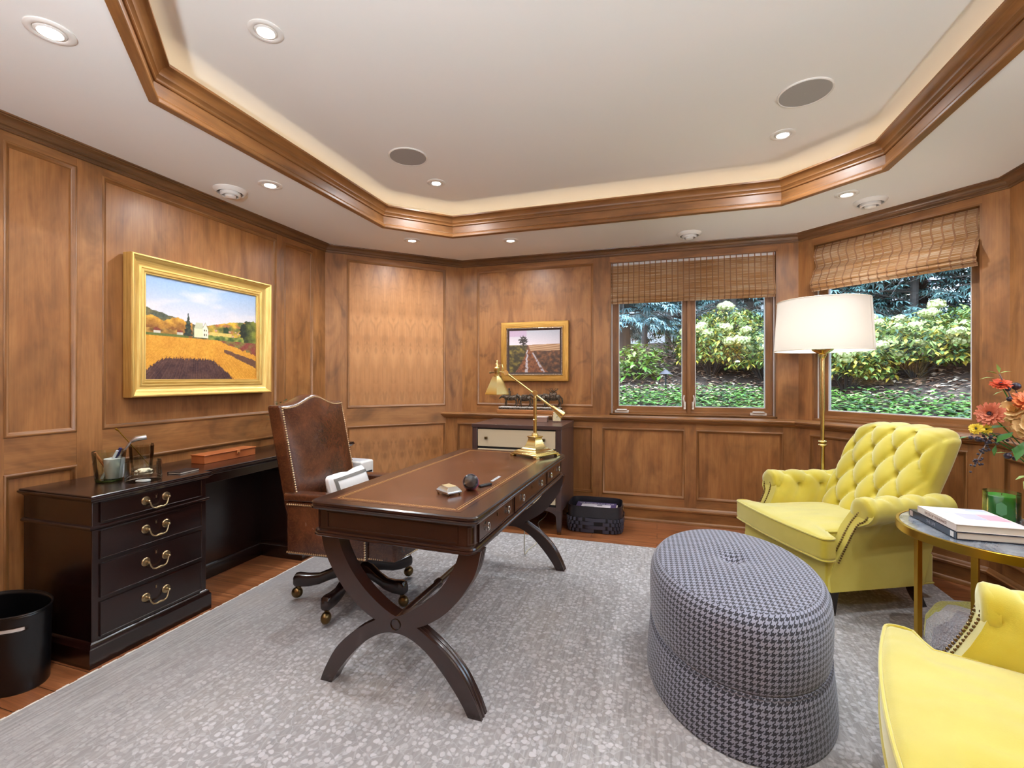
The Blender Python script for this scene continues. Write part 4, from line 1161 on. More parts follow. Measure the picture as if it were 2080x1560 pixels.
# arched apron
q = MB(); pts = [(X0 + .05, .225), (X0 + .05, .14)] + [(X0 + .05 + .12 * (1 - math.cos(t)) , .14 + .055 * math.sin(t)) for t in [k * PI / 2 / 8 for k in range(1, 9)]] + [(X1 - .05 - .12 * (1 - math.cos(t)), .14 + .055 * math.sin(t)) for t in [k * PI / 2 / 8 for k in range(8, 0, -1)]] + [(X1 - .05, .14), (X1 - .05, .225)]
q.prism(pts, 0, .02, 0, I @ T(0, Y0 + .028, 0) @ R(PI / 2, 'X')); q.build('apron', M['lwood'], CS, angle=25)
for xx in (X0 + .027, X1 - .027):
    for yy in (Y0 + .027, Y1 - .027):
        q = MB(); q.loft([[(xx + sx * a, yy + sy * a, z) for sx, sy in ((1, 1), (-1, 1), (-1, -1), (1, -1))] for a, z in ((.024, .20), (.023, .14), (.016, .02))], True, True, 0, I); lg = q.build('leg', M['lwood'], CS, angle=25)
        q = MB(); q.loft([[(xx + sx * a, yy + sy * a, z) for sx, sy in ((1, 1), (-1, 1), (-1, -1), (1, -1))] for a, z in ((.0165, .034), (.0145, .0))], True, True, 0, I); q.build('metal_tip', M['dbrass'], lg, angle=25)
ck = thing('desk_clock', 'small arched silver alarm clock on the chest, under the lamp counterweight', 'clock', (-.862, 4.10, ZT - .008), math.radians(12))
arch = [(-.042, 0), (.042, 0), (.042, .05)] + [(.042 * math.cos(t), .05 + .042 * math.sin(t)) for t in [k * PI / 12 for k in range(1, 12)]] + [(-.042, .05)]
q = MB(); q.prism(arch, 0, .032, 0, T(0, .016, .008) @ R(PI / 2, 'X')); q.build('case', M['silver'], ck, bevel=.003)
q = MB(); q.prism([(x * .8, .008 + z * .86) for x, z in arch], 0, .001, 0, T(0, -.0163, .008) @ R(PI / 2, 'X')); fc = q.build('dial', plain('clock_dial', (226, 212, 172), .5), ck)
q = MB(); CX, CZ_ = 0, .055
for a, L in ((60, .022), (170, .015)):
    A = math.radians(a); q.bx((0, 0, L / 2), (.0028, .001, L), 'z', 0, T(0, -.0183, CZ_) @ R(A, 'Y'))
for k in range(12):
    A = k * PI / 6; q.bx((0, 0, .027), (.002, .001, .005), 'z', 0, T(0, -.0180, CZ_) @ R(A, 'Y'))
q.build('clock_hand', M['black'], fc)
q = MB(); q.bx((-.025, 0, .004), (.012, .03, .008)); q.bx((.025, 0, .004), (.012, .03, .008)); q.build('foot', M['silver'], ck)
tb = thing('trinket_box', 'small pale-lidded square box on the chest left of the clock', 'box', (-1.005, 4.14, ZT - .008), math.radians(3))
q = MB(); q.bx((0, 0, .02), (.10, .08, .04)); q.build('box_body', plain('taupe_box', (150, 118, 104), .45), tb, bevel=.002)
q = MB(); q.bx((0, 0, .044), (.104, .084, .009)); q.build('lid', plain('pearl_lid', (214, 196, 186), .35), tb, bevel=.003)

# woven basket of magazines
BK = thing('magazine_basket', 'black woven leather basket with a smooth rim band on the floor by the chest', 'basket', (-.512, 4.085, -.008), math.radians(2))
def bkring(k, z, n=64):
    out = []
    for i in range(n):
        t = 2 * PI * i / n; c, s_ = math.cos(t), math.sin(t); e = .42
        out.append((.232 * k * math.copysign(abs(c) ** e, c), .178 * k * math.copysign(abs(s_) ** e, s_), z))
    return out
q = MB(); q.loft([bkring(1.0, .125), bkring(.995, .17), bkring(.985, .222), bkring(.96, .222), bkring(.96, .125)], True, False); q.build('rim_band', M['blkleather'], BK)
q = MB(); q.loft([bkring(.93, .0), bkring(.97, .02), bkring(1.0, .06), bkring(1.0, .128)], True, False); q.loft([bkring(.93, .0), bkring(.93, .004)]); q.build('liner', M['blackm'], BK)
q = MB(); NW = 52
P0 = [bkring(1.012, 0, NW * 2)]
for row in range(4):
    z0 = .006 + row * .031
    for i in range(NW):
        if (i + row) % 2: continue
        k = [Vector(P0[0][(2 * i + d) % (2 * NW)]) for d in (-1, 1, 2, 3)]
        a, b = k[0], k[2]
        nrm = Vector(((a + b).x / .232 ** 2, (a + b).y / .178 ** 2, 0)).normalized()
        kk = .965 + .035 * min(1, (row + .5) / 2)
        a = a * kk; b = b * kk; mid = (a + b) / 2 + nrm * .012
        q.add([(a.x, a.y, z0), (mid.x, mid.y, z0 + .001), (b.x, b.y, z0), (b.x, b.y, z0 + .030), (mid.x, mid.y, z0 + .029), (a.x, a.y, z0 + .030)], [(0, 1, 4, 5), (1, 2, 3, 4)], [[(0, 0), (.02, 0), (.02, .03), (0, .03)]] * 2)
q.build('weave', M['weave'], BK, recalc=False, angle=80)
q = MB()
for s in (-1, 1):
    q.tube([(s * .233, -.045 + .09 * k / 8, .185 + (.012 if 0 < k < 8 else 0)) for k in range(9)] + [(s * .233, .045 - .09 * k / 8, .165) for k in range(1, 8)], .003, 6, loop=True)
q.build('handle_stitching', M['dbrass'], BK)
mg = thing('magazine', 'purple-covered magazine lying on top of the stack inside the black basket', 'magazine', (-.510, 4.085, .165), math.radians(2))
q = MB(); q.bx((0, 0, .004), (.34, .25, .008)); q.build('page_block', M['paper'], mg)
q = MB(); q.bx((0, 0, .0088), (.342, .252, .0016)); q.build('cover', plain('purple_cover', (74, 62, 104), .35), mg)
q = MB(); q.bx((.0, -.01, .0100), (.25, .13, .0008)); pic = q.build('cover_picture', plain('cover_photo', (214, 208, 214), .4), mg)
q = MB(); q.bx((-.055, -.035, .0106), (.085, .022, .0006)); q.bx((.085, -.05, .0106), (.05, .03, .0006)); q.bx((.03, .025, .0106), (.045, .03, .0006)); q.build('photo_shapes', plain('cover_dark', (92, 92, 104), .4), pic)
def text_obj(name, body, size, mat, parent, Mx, ext=.0004):
    cu = bpy.data.curves.new(name, 'FONT'); cu.body = body; cu.size = size; cu.align_x = 'CENTER'; cu.align_y = 'CENTER'; cu.extrude = ext
    o = bpy.data.objects.new(name, cu); COL.objects.link(o)
    bpy.context.view_layer.update()
    me = bpy.data.meshes.new_from_object(o.evaluated_get(bpy.context.evaluated_depsgraph_get()))
    bpy.data.objects.remove(o)
    o = bpy.data.objects.new(name, me); COL.objects.link(o); me.materials.clear(); me.materials.append(mat); o.parent = parent; o.matrix_local = Mx
    return o
text_obj('cover_title', 'THE LEGEND IS ALL OF US', .026, M['paperw'], mg, T(0, .085, .0100))
for k, (zz, lb) in enumerate(((.145, 'cream-paged magazine just under the purple one in the black basket'), (.125, 'lowest magazine of the pile in the black basket'))):
    m_ = thing('magazine', lb, 'magazine', (-.512, 4.085, zz), math.radians(-2 + 3 * k), 'magazines in the basket')
    q = MB(); q.bx((0, 0, .0095), (.35, .26, .019)); q.build('page_block', M['paper'], m_)
mg['group'] = 'magazines in the basket'

# lamp cord on the floor
co = MB()
co.tube(smooth([(-.90, 3.165, .62), (-.905, 3.185, .40), (-.915, 3.22, .18), (-.92, 3.24, .022), (-.925, 3.36, .005), (-.90, 3.50, .005), (-.925, 3.62, .005), (-.92, 3.72, .002), (-.94, 3.82, -.003), (-.98, 3.92, -.003), (-1.02, 4.05, -.003), (-.98, 4.2, .03), (-.98, 4.355, .16)], 5), .0035, 6)
co = co.build('lamp_cord', plain('ivory_cord', (196, 184, 158), .5))
tag(co, 'thin ivory lamp cord hanging from the desk and trailing to the wall under the chest', 'cord')

# ------------------------------------------------------------------ pictures
def painted(name, w, h, nx, ny, fn, parent, Mx):
    q = MB(); q.grid(lambda u, v: (w * u, 0, h * v), nx, ny, 0, Mx)
    o = q.build(name, None, parent, recalc=False) if False else None
    me = bpy.data.meshes.new(name); me.from_pydata(q.v, [], q.f)
    ca = me.color_attributes.new('paint', 'FLOAT_COLOR', 'POINT')
    buf = []
    for j in range(ny + 1):
        for i in range(nx + 1):
            c = fn(i / nx, j / ny); buf += list(srgb(*[max(0, min(255, x)) for x in c]))
    ca.data.foreach_set('color', buf)
    n = NT(name + '_oil'); at = n.n('ShaderNodeAttribute', attribute_name='paint')
    f = n.noise(n.obj((60, 60, 60)), 1.0, 3)
    n.P(color=at.outputs['Color'], rough=.5); n.bump(f, .15, .002)
    me.materials.append(n.m); o = bpy.data.objects.new(name, me); COL.objects.link(o); o.parent = parent
    return o
def nz(x, y, s=1.0, k=0.0): return noise.noise(Vector((x * s, y * s, k)))
def fbm(x, y, s, k=0.0): return nz(x, y, s, k) + .5 * nz(x, y, s * 2.1, k + 3) + .25 * nz(x, y, s * 4.3, k + 7)
def lerp(a, b, t): t = max(0, min(1, t)); return tuple(x + (y - x) * t for x, y in zip(a, b))
def field(u, v):
    d = nz(u, v, 70, 2) * 16 + nz(u, v, 33, 5) * 8
    def sh(c, k=1.0): return tuple(x + d * k for x in c)
    if v > .425:
        hl = .690 - .30 * u + .012 * nz(u, 0, 26)                     # far wooded ridge, left
        hr = .545 + .30 * max(0, u - .40) - .16 * max(0, u - .72) + .012 * nz(u, 3, 24)   # autumn hill, right
        lump = .575 + .045 * abs(math.sin(u * 15 + 1.1)) + .02 * nz(u, 4, 30)   # golden trees, left
        rt = ((u - .945) / .125) ** 2 + ((v - .555) / .135) ** 2 + .35 * nz(u, v, 22) + .2 * nz(u, v, 50)
        lv = (v - .44) * 24
        fir = .034 * (1 - (v - .45) / .245) * (.75 + .45 * abs(math.sin(lv * 3.1))) + .006 * nz(u, v, 60)
        if abs(u - .335) < fir and .445 < v < .69: return sh(lerp((30, 40, 36), (66, 76, 58), .4 + nz(u, v, 40)), .6)
        if rt < 1 and u > .80:
            return sh(lerp((30, 38, 26), (128, 132, 50), (u - .86) * 7 + .5 * nz(u, v, 18)))
        if .385 < u < .51 and v > .443:
            if u < .462:
                if .532 < v < .60 and u > .385 + (v - .532) * .25: return sh((190, 190, 158), .4)
                if v <= .532: return sh((226, 214, 174), .4)
            else:
                if v < .600 - abs(u - .484) * 2.6:
                    if (abs(u - .475) < .006 or abs(u - .494) < .006) and (.462 < v < .488 or .512 < v < .535): return (96, 84, 66)
                    return sh((242, 230, 196), .3)
                if v < .610 - abs(u - .484) * 2.6: return (120, 110, 90)
        if u < .34 and v < .50 + .012 * nz(u, 8, 30):
            if v < .452: return sh((96, 106, 50))
            if nz(u, 1, 17) > .12: return sh((126, 58, 46) if v > .475 else (198, 190, 172))
            return sh(lerp((110, 78, 36), (186, 138, 62), .5 + nz(u, v, 26)))
        if u < .37 and v < lump: return sh(lerp((132, 84, 34), (216, 160, 58), .35 + (v - lump + .07) * 7 + .7 * nz(u, v, 19)), 1.2)
        if u > .51 and v < .475 + .01 * nz(u, 6, 20): return sh(lerp((62, 86, 40), (156, 158, 72), .5 + nz(u, v, 24)))
        if .52 < u < .74 and v < .515: return sh((212, 182, 98))
        if .655 < u < .705 and v < .575 + .015 * nz(u, v, 40): return sh((42, 62, 34))
        if u > .36 and v < hr:
            c = lerp((88, 96, 48), (222, 172, 56), .5 + 1.3 * nz(u, v, 15, 4))
            c = lerp(c, (176, 100, 62), 1.4 * max(0, nz(u, v, 21, 9)))
            if v < .545 and nz(u, v, 30, 1) > .2: c = (196, 150, 130)
            if u < .5: c = lerp(c, (62, 70, 62), .6)
            return sh(c, 1.2)
        if u < .5 and v < hl: return sh(lerp((74, 80, 66), (110, 100, 66), .5 + nz(u, v, 20)))
        t = (v - .55) / .45
        c = lerp((222, 210, 208), (142, 168, 200), t * 1.05)
        c = lerp(c, (218, 208, 206), max(0, fbm(u * .6, v * 1.3, 4, 2)) * 1.3)
        return sh(c, .35)
    if u > .60 and v > .425 - (u - .60) * .36 + .02 * nz(u, v, 30):
        c = lerp((132, 60, 52), (124, 122, 60), .45 + 1.3 * nz(u, v, 15)); return sh(c)
    ang = (u - .40) / max(.06, .62 - v)
    st = nz(ang * 3, 0, 18) * .8 + nz(ang * 3, v, 40) * .4
    top = .215 + .03 * st - 1.5 * max(0, abs(u - .34) - .18) ** 1.35 + .02 * nz(u * 3, 0, 30)
    c = lerp((186, 118, 34), (236, 176, 66), .5 + .5 * st + .25 * nz(u, v, 9))
    if v < top: c = lerp((58, 36, 40), (116, 82, 66), .35 + .55 * st + .4 * nz(u, v, 14))
    if u > .66 and .300 - (u - .66) * .50 < v + .008 * nz(u, v, 40) < .335 - (u - .66) * .34: c = lerp(c, (84, 56, 54), .85)
    return sh(c)
def lane(u, v):
    d = fbm(u, v, 40) * 10
    hz = .655 + .03 * max(0, u - .35)
    tx, ty = .285, .755
    if ((u - tx) / .08) ** 2 + ((v - ty) / .10) ** 2 < 1 + 1.6 * nz(u, v, 34) + .8 * nz(u, v, 70) and v > .66: return (52 + d, 42 + d, 38 + d)
    if abs(u - tx) < .012 and .63 < v < .72: return (48, 36, 32)
    if v > hz:
        c = lerp((214, 200, 204), (156, 156, 164), (v - .7) * 2.2 + .3 * u)
        if u < .35 and v > .85: c = lerp(c, (176, 140, 168), .6)
        return tuple(x + d * .4 for x in c)
    t = (hz - v) / hz
    cx = .37 + .08 * t; wl = .01 + .30 * t; wr = .02 + .36 * t
    e1 = abs(u - (cx - wl * .34 + .02 * nz(0, v, 14))); e2 = abs(u - (cx + wr * .62))
    if e1 < .006 + .022 * t and t > .18 and nz(u, v, 24) > -.35: return (176, 166, 168)
    if e2 < .006 + .024 * t and t > .28 and nz(u, v, 24) > -.3: return (172, 160, 162)
    if abs(u - cx) < .35 * wr + .2 * t * t: return lerp((92, 54, 36), (140, 88, 56), .5 + fbm(u, v, 18))
    if u > cx and v > .50 + .02 * u: 
        return lerp((150, 112, 80), (188, 150, 116), .5 + .7 * math.sin((v - .03 * u) * 150 + (u - .37) * -60 * (v - .4)))
    if u > cx: return lerp((64, 44, 34), (128, 84, 52), .4 + fbm(u, v, 12) + .6 * (v - .3))
    return lerp((58, 50, 32), (140, 122, 52), .2 + fbm(u, v, 11) + 1.4 * max(0, v - .45))

mL, _ = wall_matrix(ROOM[4], ROOM[5])
p1 = thing('framed_painting', 'large gold-framed landscape painting of a golden field and white farmhouse on the left wall', 'painting', (-2.932, 2.375, 1.60), 0, None)
IP = p1.matrix_world.inverted() if False else T(2.932, -2.375, -1.60)
ML = IP @ mL
a, b = 3.571 - 2.878, 3.571 - 1.872
fo = [(0, .0), (0, .066), (.004, .072), (.010, .073), (.014, .068), (.018, .066), (.030, .052), (.048, .040), (.062, .037), (.066, .041), (.072, .042), (.076, .037), (.080, .037), (.084, .041), (.090, .040), (.094, .032), (.098, .032), (.101, .034), (.104, .030), (.106, .018), (.106, 0)]
q = MB(); q.frame(a, b, 1.185, 2.022, fo, 0, ML); q.build('frame', M['goldframe'], p1, angle=25)
painted('canvas', b - a - .208, 2.022 - 1.185 - .208, 190, 150, lambda u, v: field(1 - u, v) if False else field(u, v), p1, ML @ T(a + .104, .022, 1.289)) if False else painted('canvas', b - a - .208, .629, 250, 200, lambda u, v: field(u, v), p1, ML @ T(b - .104, .022, 1.289) @ S(-1, 1, 1))
p2 = thing('framed_painting', 'small gold-framed painting of a rutted lane and lone tree above the bronze horses', 'painting', (-1.18, 4.53, 1.564))
MB2 = T(1.18, -4.53, -1.564) @ mb_
a, b = 1.16 + .83, 1.16 + 1.53
fo = [(0, 0), (0, .022), (.003, .026), (.012, .028), (.05, .024), (.055, .030), (.058, .030), (.06, .026)]
q = MB(); q.frame(a, b, 1.265, 1.863, fo + [(.06, 0)], 0, MB2); q.build('frame', M['goldframe2'], p2, angle=25)
q = MB(); q.frame(a + .058, b - .058, 1.323, 1.805, [(0, 0), (0, .026), (.012, .027), (.014, .022), (.03, .018), (.03, 0)], 0, MB2); q.build('dark_liner', plain('dark_liner', (52, 34, 26), .4), p2, angle=25)
q = MB()
for zz in (1.331, 1.797):
    k = a + .064
    while k < b - .062: q.sphere((k, .027, zz), .0055, 6, 4, 0, MB2); k += .0125
for xx in (a + .066, b - .066):
    k = 1.343
    while k < 1.79: q.sphere((xx, .027, k), .0055, 6, 4, 0, MB2); k += .0125
q.build('beading', plain('silver_beads', (176, 150, 124), .35, .7), p2)
painted('canvas', b - a - .172, 1.863 - 1.265 - .172, 150, 120, lane, p2, MB2 @ T(b - .086, .018, 1.351) @ S(-1, 1, 1))

# ------------------------------------------------------------------ bronze horse team on the ledge
BZ = thing('bronze_sculpture', 'bronze rider and packhorses on a wooden plinth on the ledge under the small painting', 'sculpture', (-1.205, 4.452, .941))
n = NT('patinated_bronze'); f = n.noise(n.obj(), 90, 4, .7)
M['bronze'] = n.P(color=n.ramp(f, [(.35, srgb(40, 34, 30)), (.55, srgb(92, 78, 64)), (.72, srgb(150, 140, 126))]), rough=.45, metal=.7); n.bump(f, .5, .004)
q = MB(); q.rbox((.335, .055, .020), .006, (2, 2, 2), None, 0, T(0, 0, .0202)); q.build('wooden_plinth', M['plinth'], BZ)
q = MB(); q.rbox((.318, .048, .012), .008, (40, 4, 2), lambda p, c: (p.x, p.y, p.z + (.006 * nz(p.x, p.y, 40) if p.z > 0 else 0)), 0, T(.0, 0, .050)); q.build('rocky_base', M['bronze'], BZ)
q = MB(); q.rbox((.316, .046, .004), .004, (40, 4, 1), lambda p, c: (p.x, p.y, p.z + .004 * nz(p.x, p.y, 40)), 0, T(-.004, 0, .0635)); q.build('snow_cap', plain('silvery_top', (196, 190, 184), .4, .3), BZ)
def horse(x, s, pack, hd=0):
    q = MB(); Mx = T(x, 0, .067) @ S(s, s, s)
    # body along -x (walking to the left); about .14 long
    q.tube([(.068, 0, .088), (.060, 0, .092), (.035, 0, .090), (0, 0, .084), (-.035, 0, .088), (-.058, 0, .094), (-.066, 0, .096)], [.010, .024, .026, .025, .027, .022, .012], 14, 0, Mx @ S(1, .72, 1))
    q.tube([(-.050, 0, .100), (-.072, 0, .112 + hd), (-.090, 0, .120 + hd * 1.6)], [.021, .015, .011], 10, 0, Mx @ S(1, .7, 1))
    q.tube([(-.084, 0, .126 + hd * 1.6), (-.098, 0, .116 + hd * 1.6), (-.116, 0, .100 + hd * 1.5), (-.122, 0, .094 + hd * 1.5)], [.009, .011, .007, .005], 10, 0, Mx @ S(1, .7, 1))
    for e in (-.005, .005): q.tube([(-.086, e, .130 + hd * 1.6), (-.084, e, .142 + hd * 1.6)], [.003, .001], 5, 0, Mx)
    for (lx, dx, y) in ((-.046, -.014, .010), (-.046, .012, -.010), (.052, -.010, .011), (.052, .016, -.011)):
        back = lx > 0
        q.tube([(lx, y, .088), (lx + dx * .3 + (.006 if back else 0), y, .055), (lx + dx * .7 + (.010 if back else -.002), y, .034), (lx + dx, y, .010), (lx + dx - .004, y, .0)], [.014, .009, .006, .0045, .006], 8, 0, Mx)
    q.tube([(.068, 0, .096), (.082, 0, .082), (.086, 0, .050), (.083, 0, .028)], [.006, .008, .007, .002], 8, 0, Mx)
    for k in range(8): q.sphere((-.054 - .005 * k, 0, .118 + .002 * k + hd * k / 6), .006, 6, 4, 0, Mx)
    o = q.build('horse', M['bronze'], BZ)
    if pack:
        q = MB()
        for e in (-1, 1): q.rbox((.03, .012, .022), .008, (3, 2, 3), lambda p, c: (p.x, p.y, p.z + .003 * nz(p.x, p.z, 60)), 0, Mx @ T(0, e * .026, .098))
        q.rbox((.034, .020, .012), .008, (3, 3, 2), None, 0, Mx @ T(0, 0, .120))
        if pack > 1:
            for k in range(16):
                a = RND.uniform(-1.2, 1.2); q.tube([(.03 * math.sin(k * 1.7), .015 * math.cos(k * 2.1), .128), (.055 * math.sin(a) + .02 * math.sin(k), .03 * math.cos(k * 2), .160 + .018 * math.cos(a))], [.0025, .001], 4, 0, Mx)
        q.build('pack_load', M['bronze'], o)
    return o
h1 = horse(-.205, 1.0, 0, -.012); horse(-.055, .92, 1, .004); horse(.095, .95, 1, .008); horse(.232, 1.08, 2, -.010)
q = MB(); Mx = T(-.215, 0, .067)
q.tube([(.0, 0, .108), (-.002, 0, .130), (-.004, 0, .152), (-.004, 0, .164)], [.012, .013, .014, .006], 10, 0, Mx); q.sphere((-.006, 0, .172), .0085, 8, 6, 0, Mx); q.lathe([(.016, .177), (.014, .179), (.008, .180), (.007, .188), (.001, .189)], 12, 0, Mx @ T(-.006, 0, 0))
for e in (-1, 1):
    q.tube([(-.002, e * .012, .156), (-.008, e * .016, .140), (-.022, e * .008, .128)], [.005, .0045, .0035], 6, 0, Mx)
    q.tube([(.0, e * .010, .112), (-.010, e * .024, .096), (-.006, e * .024, .070), (-.013, e * .024, .066)], [.008, .0065, .0045, .004], 6, 0, Mx)
q.build('rider', M['bronze'], h1)
# ------------------------------------------------------------------ tufted armchairs
def tuft(u, v, a, b, sharp=.42):
    p = u / a + v / b; q_ = u / a - v / b
    h = (abs(math.sin(PI * p)) * abs(math.sin(PI * q_))) ** sharp
    dp = p - round(p); dq = q_ - round(q_)
    d2 = (dp * dp + dq * dq)
    return h - 1.1 * math.exp(-d2 / .012)
def piping(q, pts, r=.0055, loop=True): q.tube(pts, r, 6, loop=loop)
def make_armchair(label):
    A = thing('tufted_armchair', label, 'armchair', (0, 0, 0), 0, 'yellow tufted armchairs')
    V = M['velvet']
    # upholstered base
    def basefn(p, c):
        t = (c[0] + 1) / 2
        return (p.x, p.y * (.90 + .10 * t) * .955, p.z)
    q = MB(); q.rbox((.34, .385, .082), .012, (8, 8, 3), basefn, 0, T(-.345, 0, .228)); bs = q.build('seat_base', V, A)
    q = MB(); piping(q, [(-.004, -.372, .150), (-.004, .372, .150), (-.68, .335, .150), (-.68, -.335, .150)], .005); q.build('welt', V, bs)
    # arms: an outer panel that rolls over the top
    RC, RR = (.384, .574), .073
    def section(k):
        pts = []
        for z in (.148, .22, .30, .38, .44, .49): pts.append((.390 - .016 * math.sin((z - .148) / .40 * PI), z))
        for a in range(-40, 200, 12): pts.append((RC[0] + RR * math.cos(math.radians(a)), RC[1] + RR * math.sin(math.radians(a))))
        for z in (.53, .48, .42, .36, .30): pts.append((.300 - .012 * (z < .5), z))
        pts.append((.300, .22)); pts.append((.300, .148))
        return pts
    def xfront(z): return -.015 - .185 * max(0, min(1, (z - .26) / .30)) ** .8
    def xback(z): return -.60 - .14 * max(0, min(1, (z - .15) / .40))
    for s in (-1, 1):
        q = MB(); rings = []; NS = 44
        base = section(0)
        for k in range(NS + 1):
            t = k / NS
            ring = []
            for y, z in base:
                xx = xfront(z) + (xback(z) - xfront(z)) * t
                yy, zz = y, z
                taper = 1 - .09 * t
                d = Vector((y - RC[0], z - RC[1]))
                if z > .45 and .02 < t < .99:
                    ang = math.degrees(math.atan2(d.y, d.x))
                    w = max(0, min(1, (ang - 20) / 50)) if ang > -90 else 1
                    if y < RC[0] and z < RC[1]: w = 1
                    vv = math.radians(ang - 110) * RR if ang > -90 else (RC[1] - z) + .12
                    h = tuft((xx + .14) , vv, .155, .26) - .62
                    e = min(1, t / .06) * min(1, (1 - t) / .05)
                    k_ = .020 * h * w * e
                    if d.length > 1e-4: d2 = d.normalized(); yy += d2.x * k_; zz += d2.y * k_
                ring.append((xx, s * yy * taper, zz))
            rings.append(ring)
        q.loft(rings); ar = q.build('arm', V, A, angle=70)
        # front facing of the arm with two rows of nails
        q = MB()
        fpts = [p for p in base if p[1] > .30]
        poly = [(.300, .30), (.392, .30)]
        out = [(.340, .56), (.336, .50), (.334, .44), (.338, .38), (.348, .32), (.352, .300)]
        outl = [(.394, .31), (.386, .40), (.384, .46), (.392, .51), (.416, .53), (.432, .565)]
        front = [(xfront(z) + .004, s * y, z) for y, z in outl]
        inn = [(.345, .31), (.340, .40), (.338, .46), (.344, .51), (.358, .55), (.372, .572)]
        front2 = [(xfront(z) + .004, s * y, z) for y, z in inn]
        for row in (front, front2): nails(smooth3(row, 4), .0058, .0135).build('nailhead_trim', M['dbrass'], ar)
        # scroll end with gathered pleats
        q = MB(); N = 36; rings = []
        for r_, dx in ((RR * 1.02, -.03), (RR * 1.05, -.006), (RR * .95, .006), (RR * .55, .010), (.004, .006)):
            rings.append([(xfront(RC[1]) + dx, s * (RC[0] + r_ * (1 + (.02 * math.sin(6 * t) if r_ > .03 else 0)) * math.cos(t)), RC[1] + r_ * (1 + (.02 * math.sin(6 * t) if r_ > .03 else 0)) * math.sin(t)) for t in [2 * PI * i / N for i in range(N)]])
        q.loft(rings); q.build('scroll_front', V, ar, angle=70)
    # seat cushion, T shaped, with welts
    def seatfn(p, c):
        x = p.x; w = 1.0
        e = max(0, min(1, (x + .165 - .165) / .06)) if False else max(0, min(1, (x - .185) / .05))
        w = .71 + .29 * e * e * (3 - 2 * e)
        bulge = .028 * max(0, c[0]) ** 2 * (1 - c[1] ** 2)
        crown = .024 * (1 - abs(c[0]) ** 3) * (1 - abs(c[1]) ** 3) if p.z > 0 else 0
        wr = .005 * nz(p.x * .6, p.y * 1.2, 7) + .003 * nz(p.x * 1, p.y * 2.6, 11, 4)
        return (x + bulge, p.y * w, p.z * (1 - .10 * abs(c[1]) ** 6) + crown + wr * (p.z > 0))
    CM = T(-.262, 0, .380)
    q = MB(); q.rbox((.30, .405, .068), .026, (26, 30, 4), seatfn, 0, CM); se = q.build('seat_cushion', V, A)
    for zz, nm in ((.056, 1), (-.056, -1)):
        pts = []
        for (hx, hy) in rrect(.297, .402, .03, 5):
            c = (hx / .30, hy / .405, nm)
            pts.append((hx, hy))
        dense = []
        for (a, b) in zip(pts, pts[1:] + pts[:1]):
            m = max(1, int(math.hypot(b[0] - a[0], b[1] - a[1]) / .02))
            for k in range(m): dense.append((a[0] + (b[0] - a[0]) * k / m, a[1] + (b[1] - a[1]) * k / m))
        ln = []
        for hx, hy in dense:
            x, y, z = seatfn(Vector((hx, hy, zz)), (hx / .30, hy / .405, nm)); ln.append(CM @ Vector((x * 1.006, y * 1.006, zz + (.002 * nm))))
        q = MB(); piping(q, ln, .0055); q.build('welt', V, se)
    # tufted back
    def backf(p, c):
        t = (c[2] + 1) / 2
        y, z = p.y, p.z
        lean = -.42 * (z + .30) - .04 * t * t
        wid = 1.0 - .10 * max(0, t - .55) ** 2 * 4
        d = 0
        if c[0] > .2:
            e = (1 - abs(c[1]) ** 7) * (1 - max(0, -c[2]) ** 6)
            inn = max(0, min(1, (1 - abs(c[1])) / .16))
            top = max(0, min(1, (1 - c[2]) / .05))
            h = tuft(y, z - .035, .152, .25) - .55
            d = (.040 * h * inn * (.35 + .65 * top) + .035 * e)
        elif c[2] > .999 or c[0] > -.2:
            if c[2] > .5:
                z += .010 * abs(math.sin(PI * y / .152)) ** .5 * (t ** 4)
        if c[2] > .9 and c[0] > -.95: z += .010 * (abs(math.sin(PI * (y) / .152)) ** .5 - .5)
        arch = -.030 * abs(c[1]) ** 3 * t ** 2
        return (p.x + lean + d, y * wid, z + arch)
    q = MB(); q.rbox((.075, .322, .315), .05, (3, 58, 52), backf, 0, T(-.575, 0, .680)); bk = q.build('backrest', V, A, angle=80)
    q = MB()
    for i in range(-3, 4):
        for j in range(-2, 3):
            for o_ in (0, .5):
                y = .152 * (i + o_); z = .25 * (j + o_) + .035
                if abs(y) < .275 and -.29 < z < .26:
                    cx = .075; t = (z / .315 + 1) / 2
                    lean = -.42 * (z + .30) - .04 * t * t; wid = 1.0 - .10 * max(0, t - .55) ** 2 * 4
                    cy, cz = y / .322, z / .315
                    e = (1 - abs(cy) ** 7) * (1 - max(0, -cz) ** 6); inn = max(0, min(1, (1 - abs(cy)) / .16)); top = max(0, min(1, (1 - cz) / .05))
                    d = .040 * (-1.55) * inn * (.35 + .65 * top) + .035 * e
                    q.sphere((-.575 + cx + lean + d + .004, y * wid, .680 + z - .03 * abs(cy) ** 3 * t * t), .0105, 10, 6, 0)
    q.build('button', V, bk)
    for (x, y, s) in ((-.06, .33, 0), (-.06, -.33, 0), (-.60, .29, 1), (-.60, -.29, 1)):
        q = MB(); rings = []
        for k in range(7):
            t = k / 6; r = .030 - .012 * t; xx = x - (.055 * t * t if s else 0)
            rings.append([(xx + sx * r, y + sy * r, .150 - .150 * t) for sx, sy in ((1, 1), (-1, 1), (-1, -1), (1, -1))])
        q.loft(rings); q.build('leg', M['mahog'], A, angle=30, bevel=.002)
    return A
def smooth3(pts, n=5):
    out = []; P = [Vector(p) for p in pts]; P = [P[0]] + P + [P[-1]]
    for i in range(1, len(P) - 2):
        p0, p1, p2, p3 = P[i - 1:i + 3]
        for k in range(n):
            t = k / n
            out.append(.5 * (2 * p1 + (p2 - p0) * t + (2 * p0 - 5 * p1 + 4 * p2 - p3) * t * t + (3 * p1 - p0 - 3 * p2 + p3) * t ** 3))
    out.append(P[-1]); return out
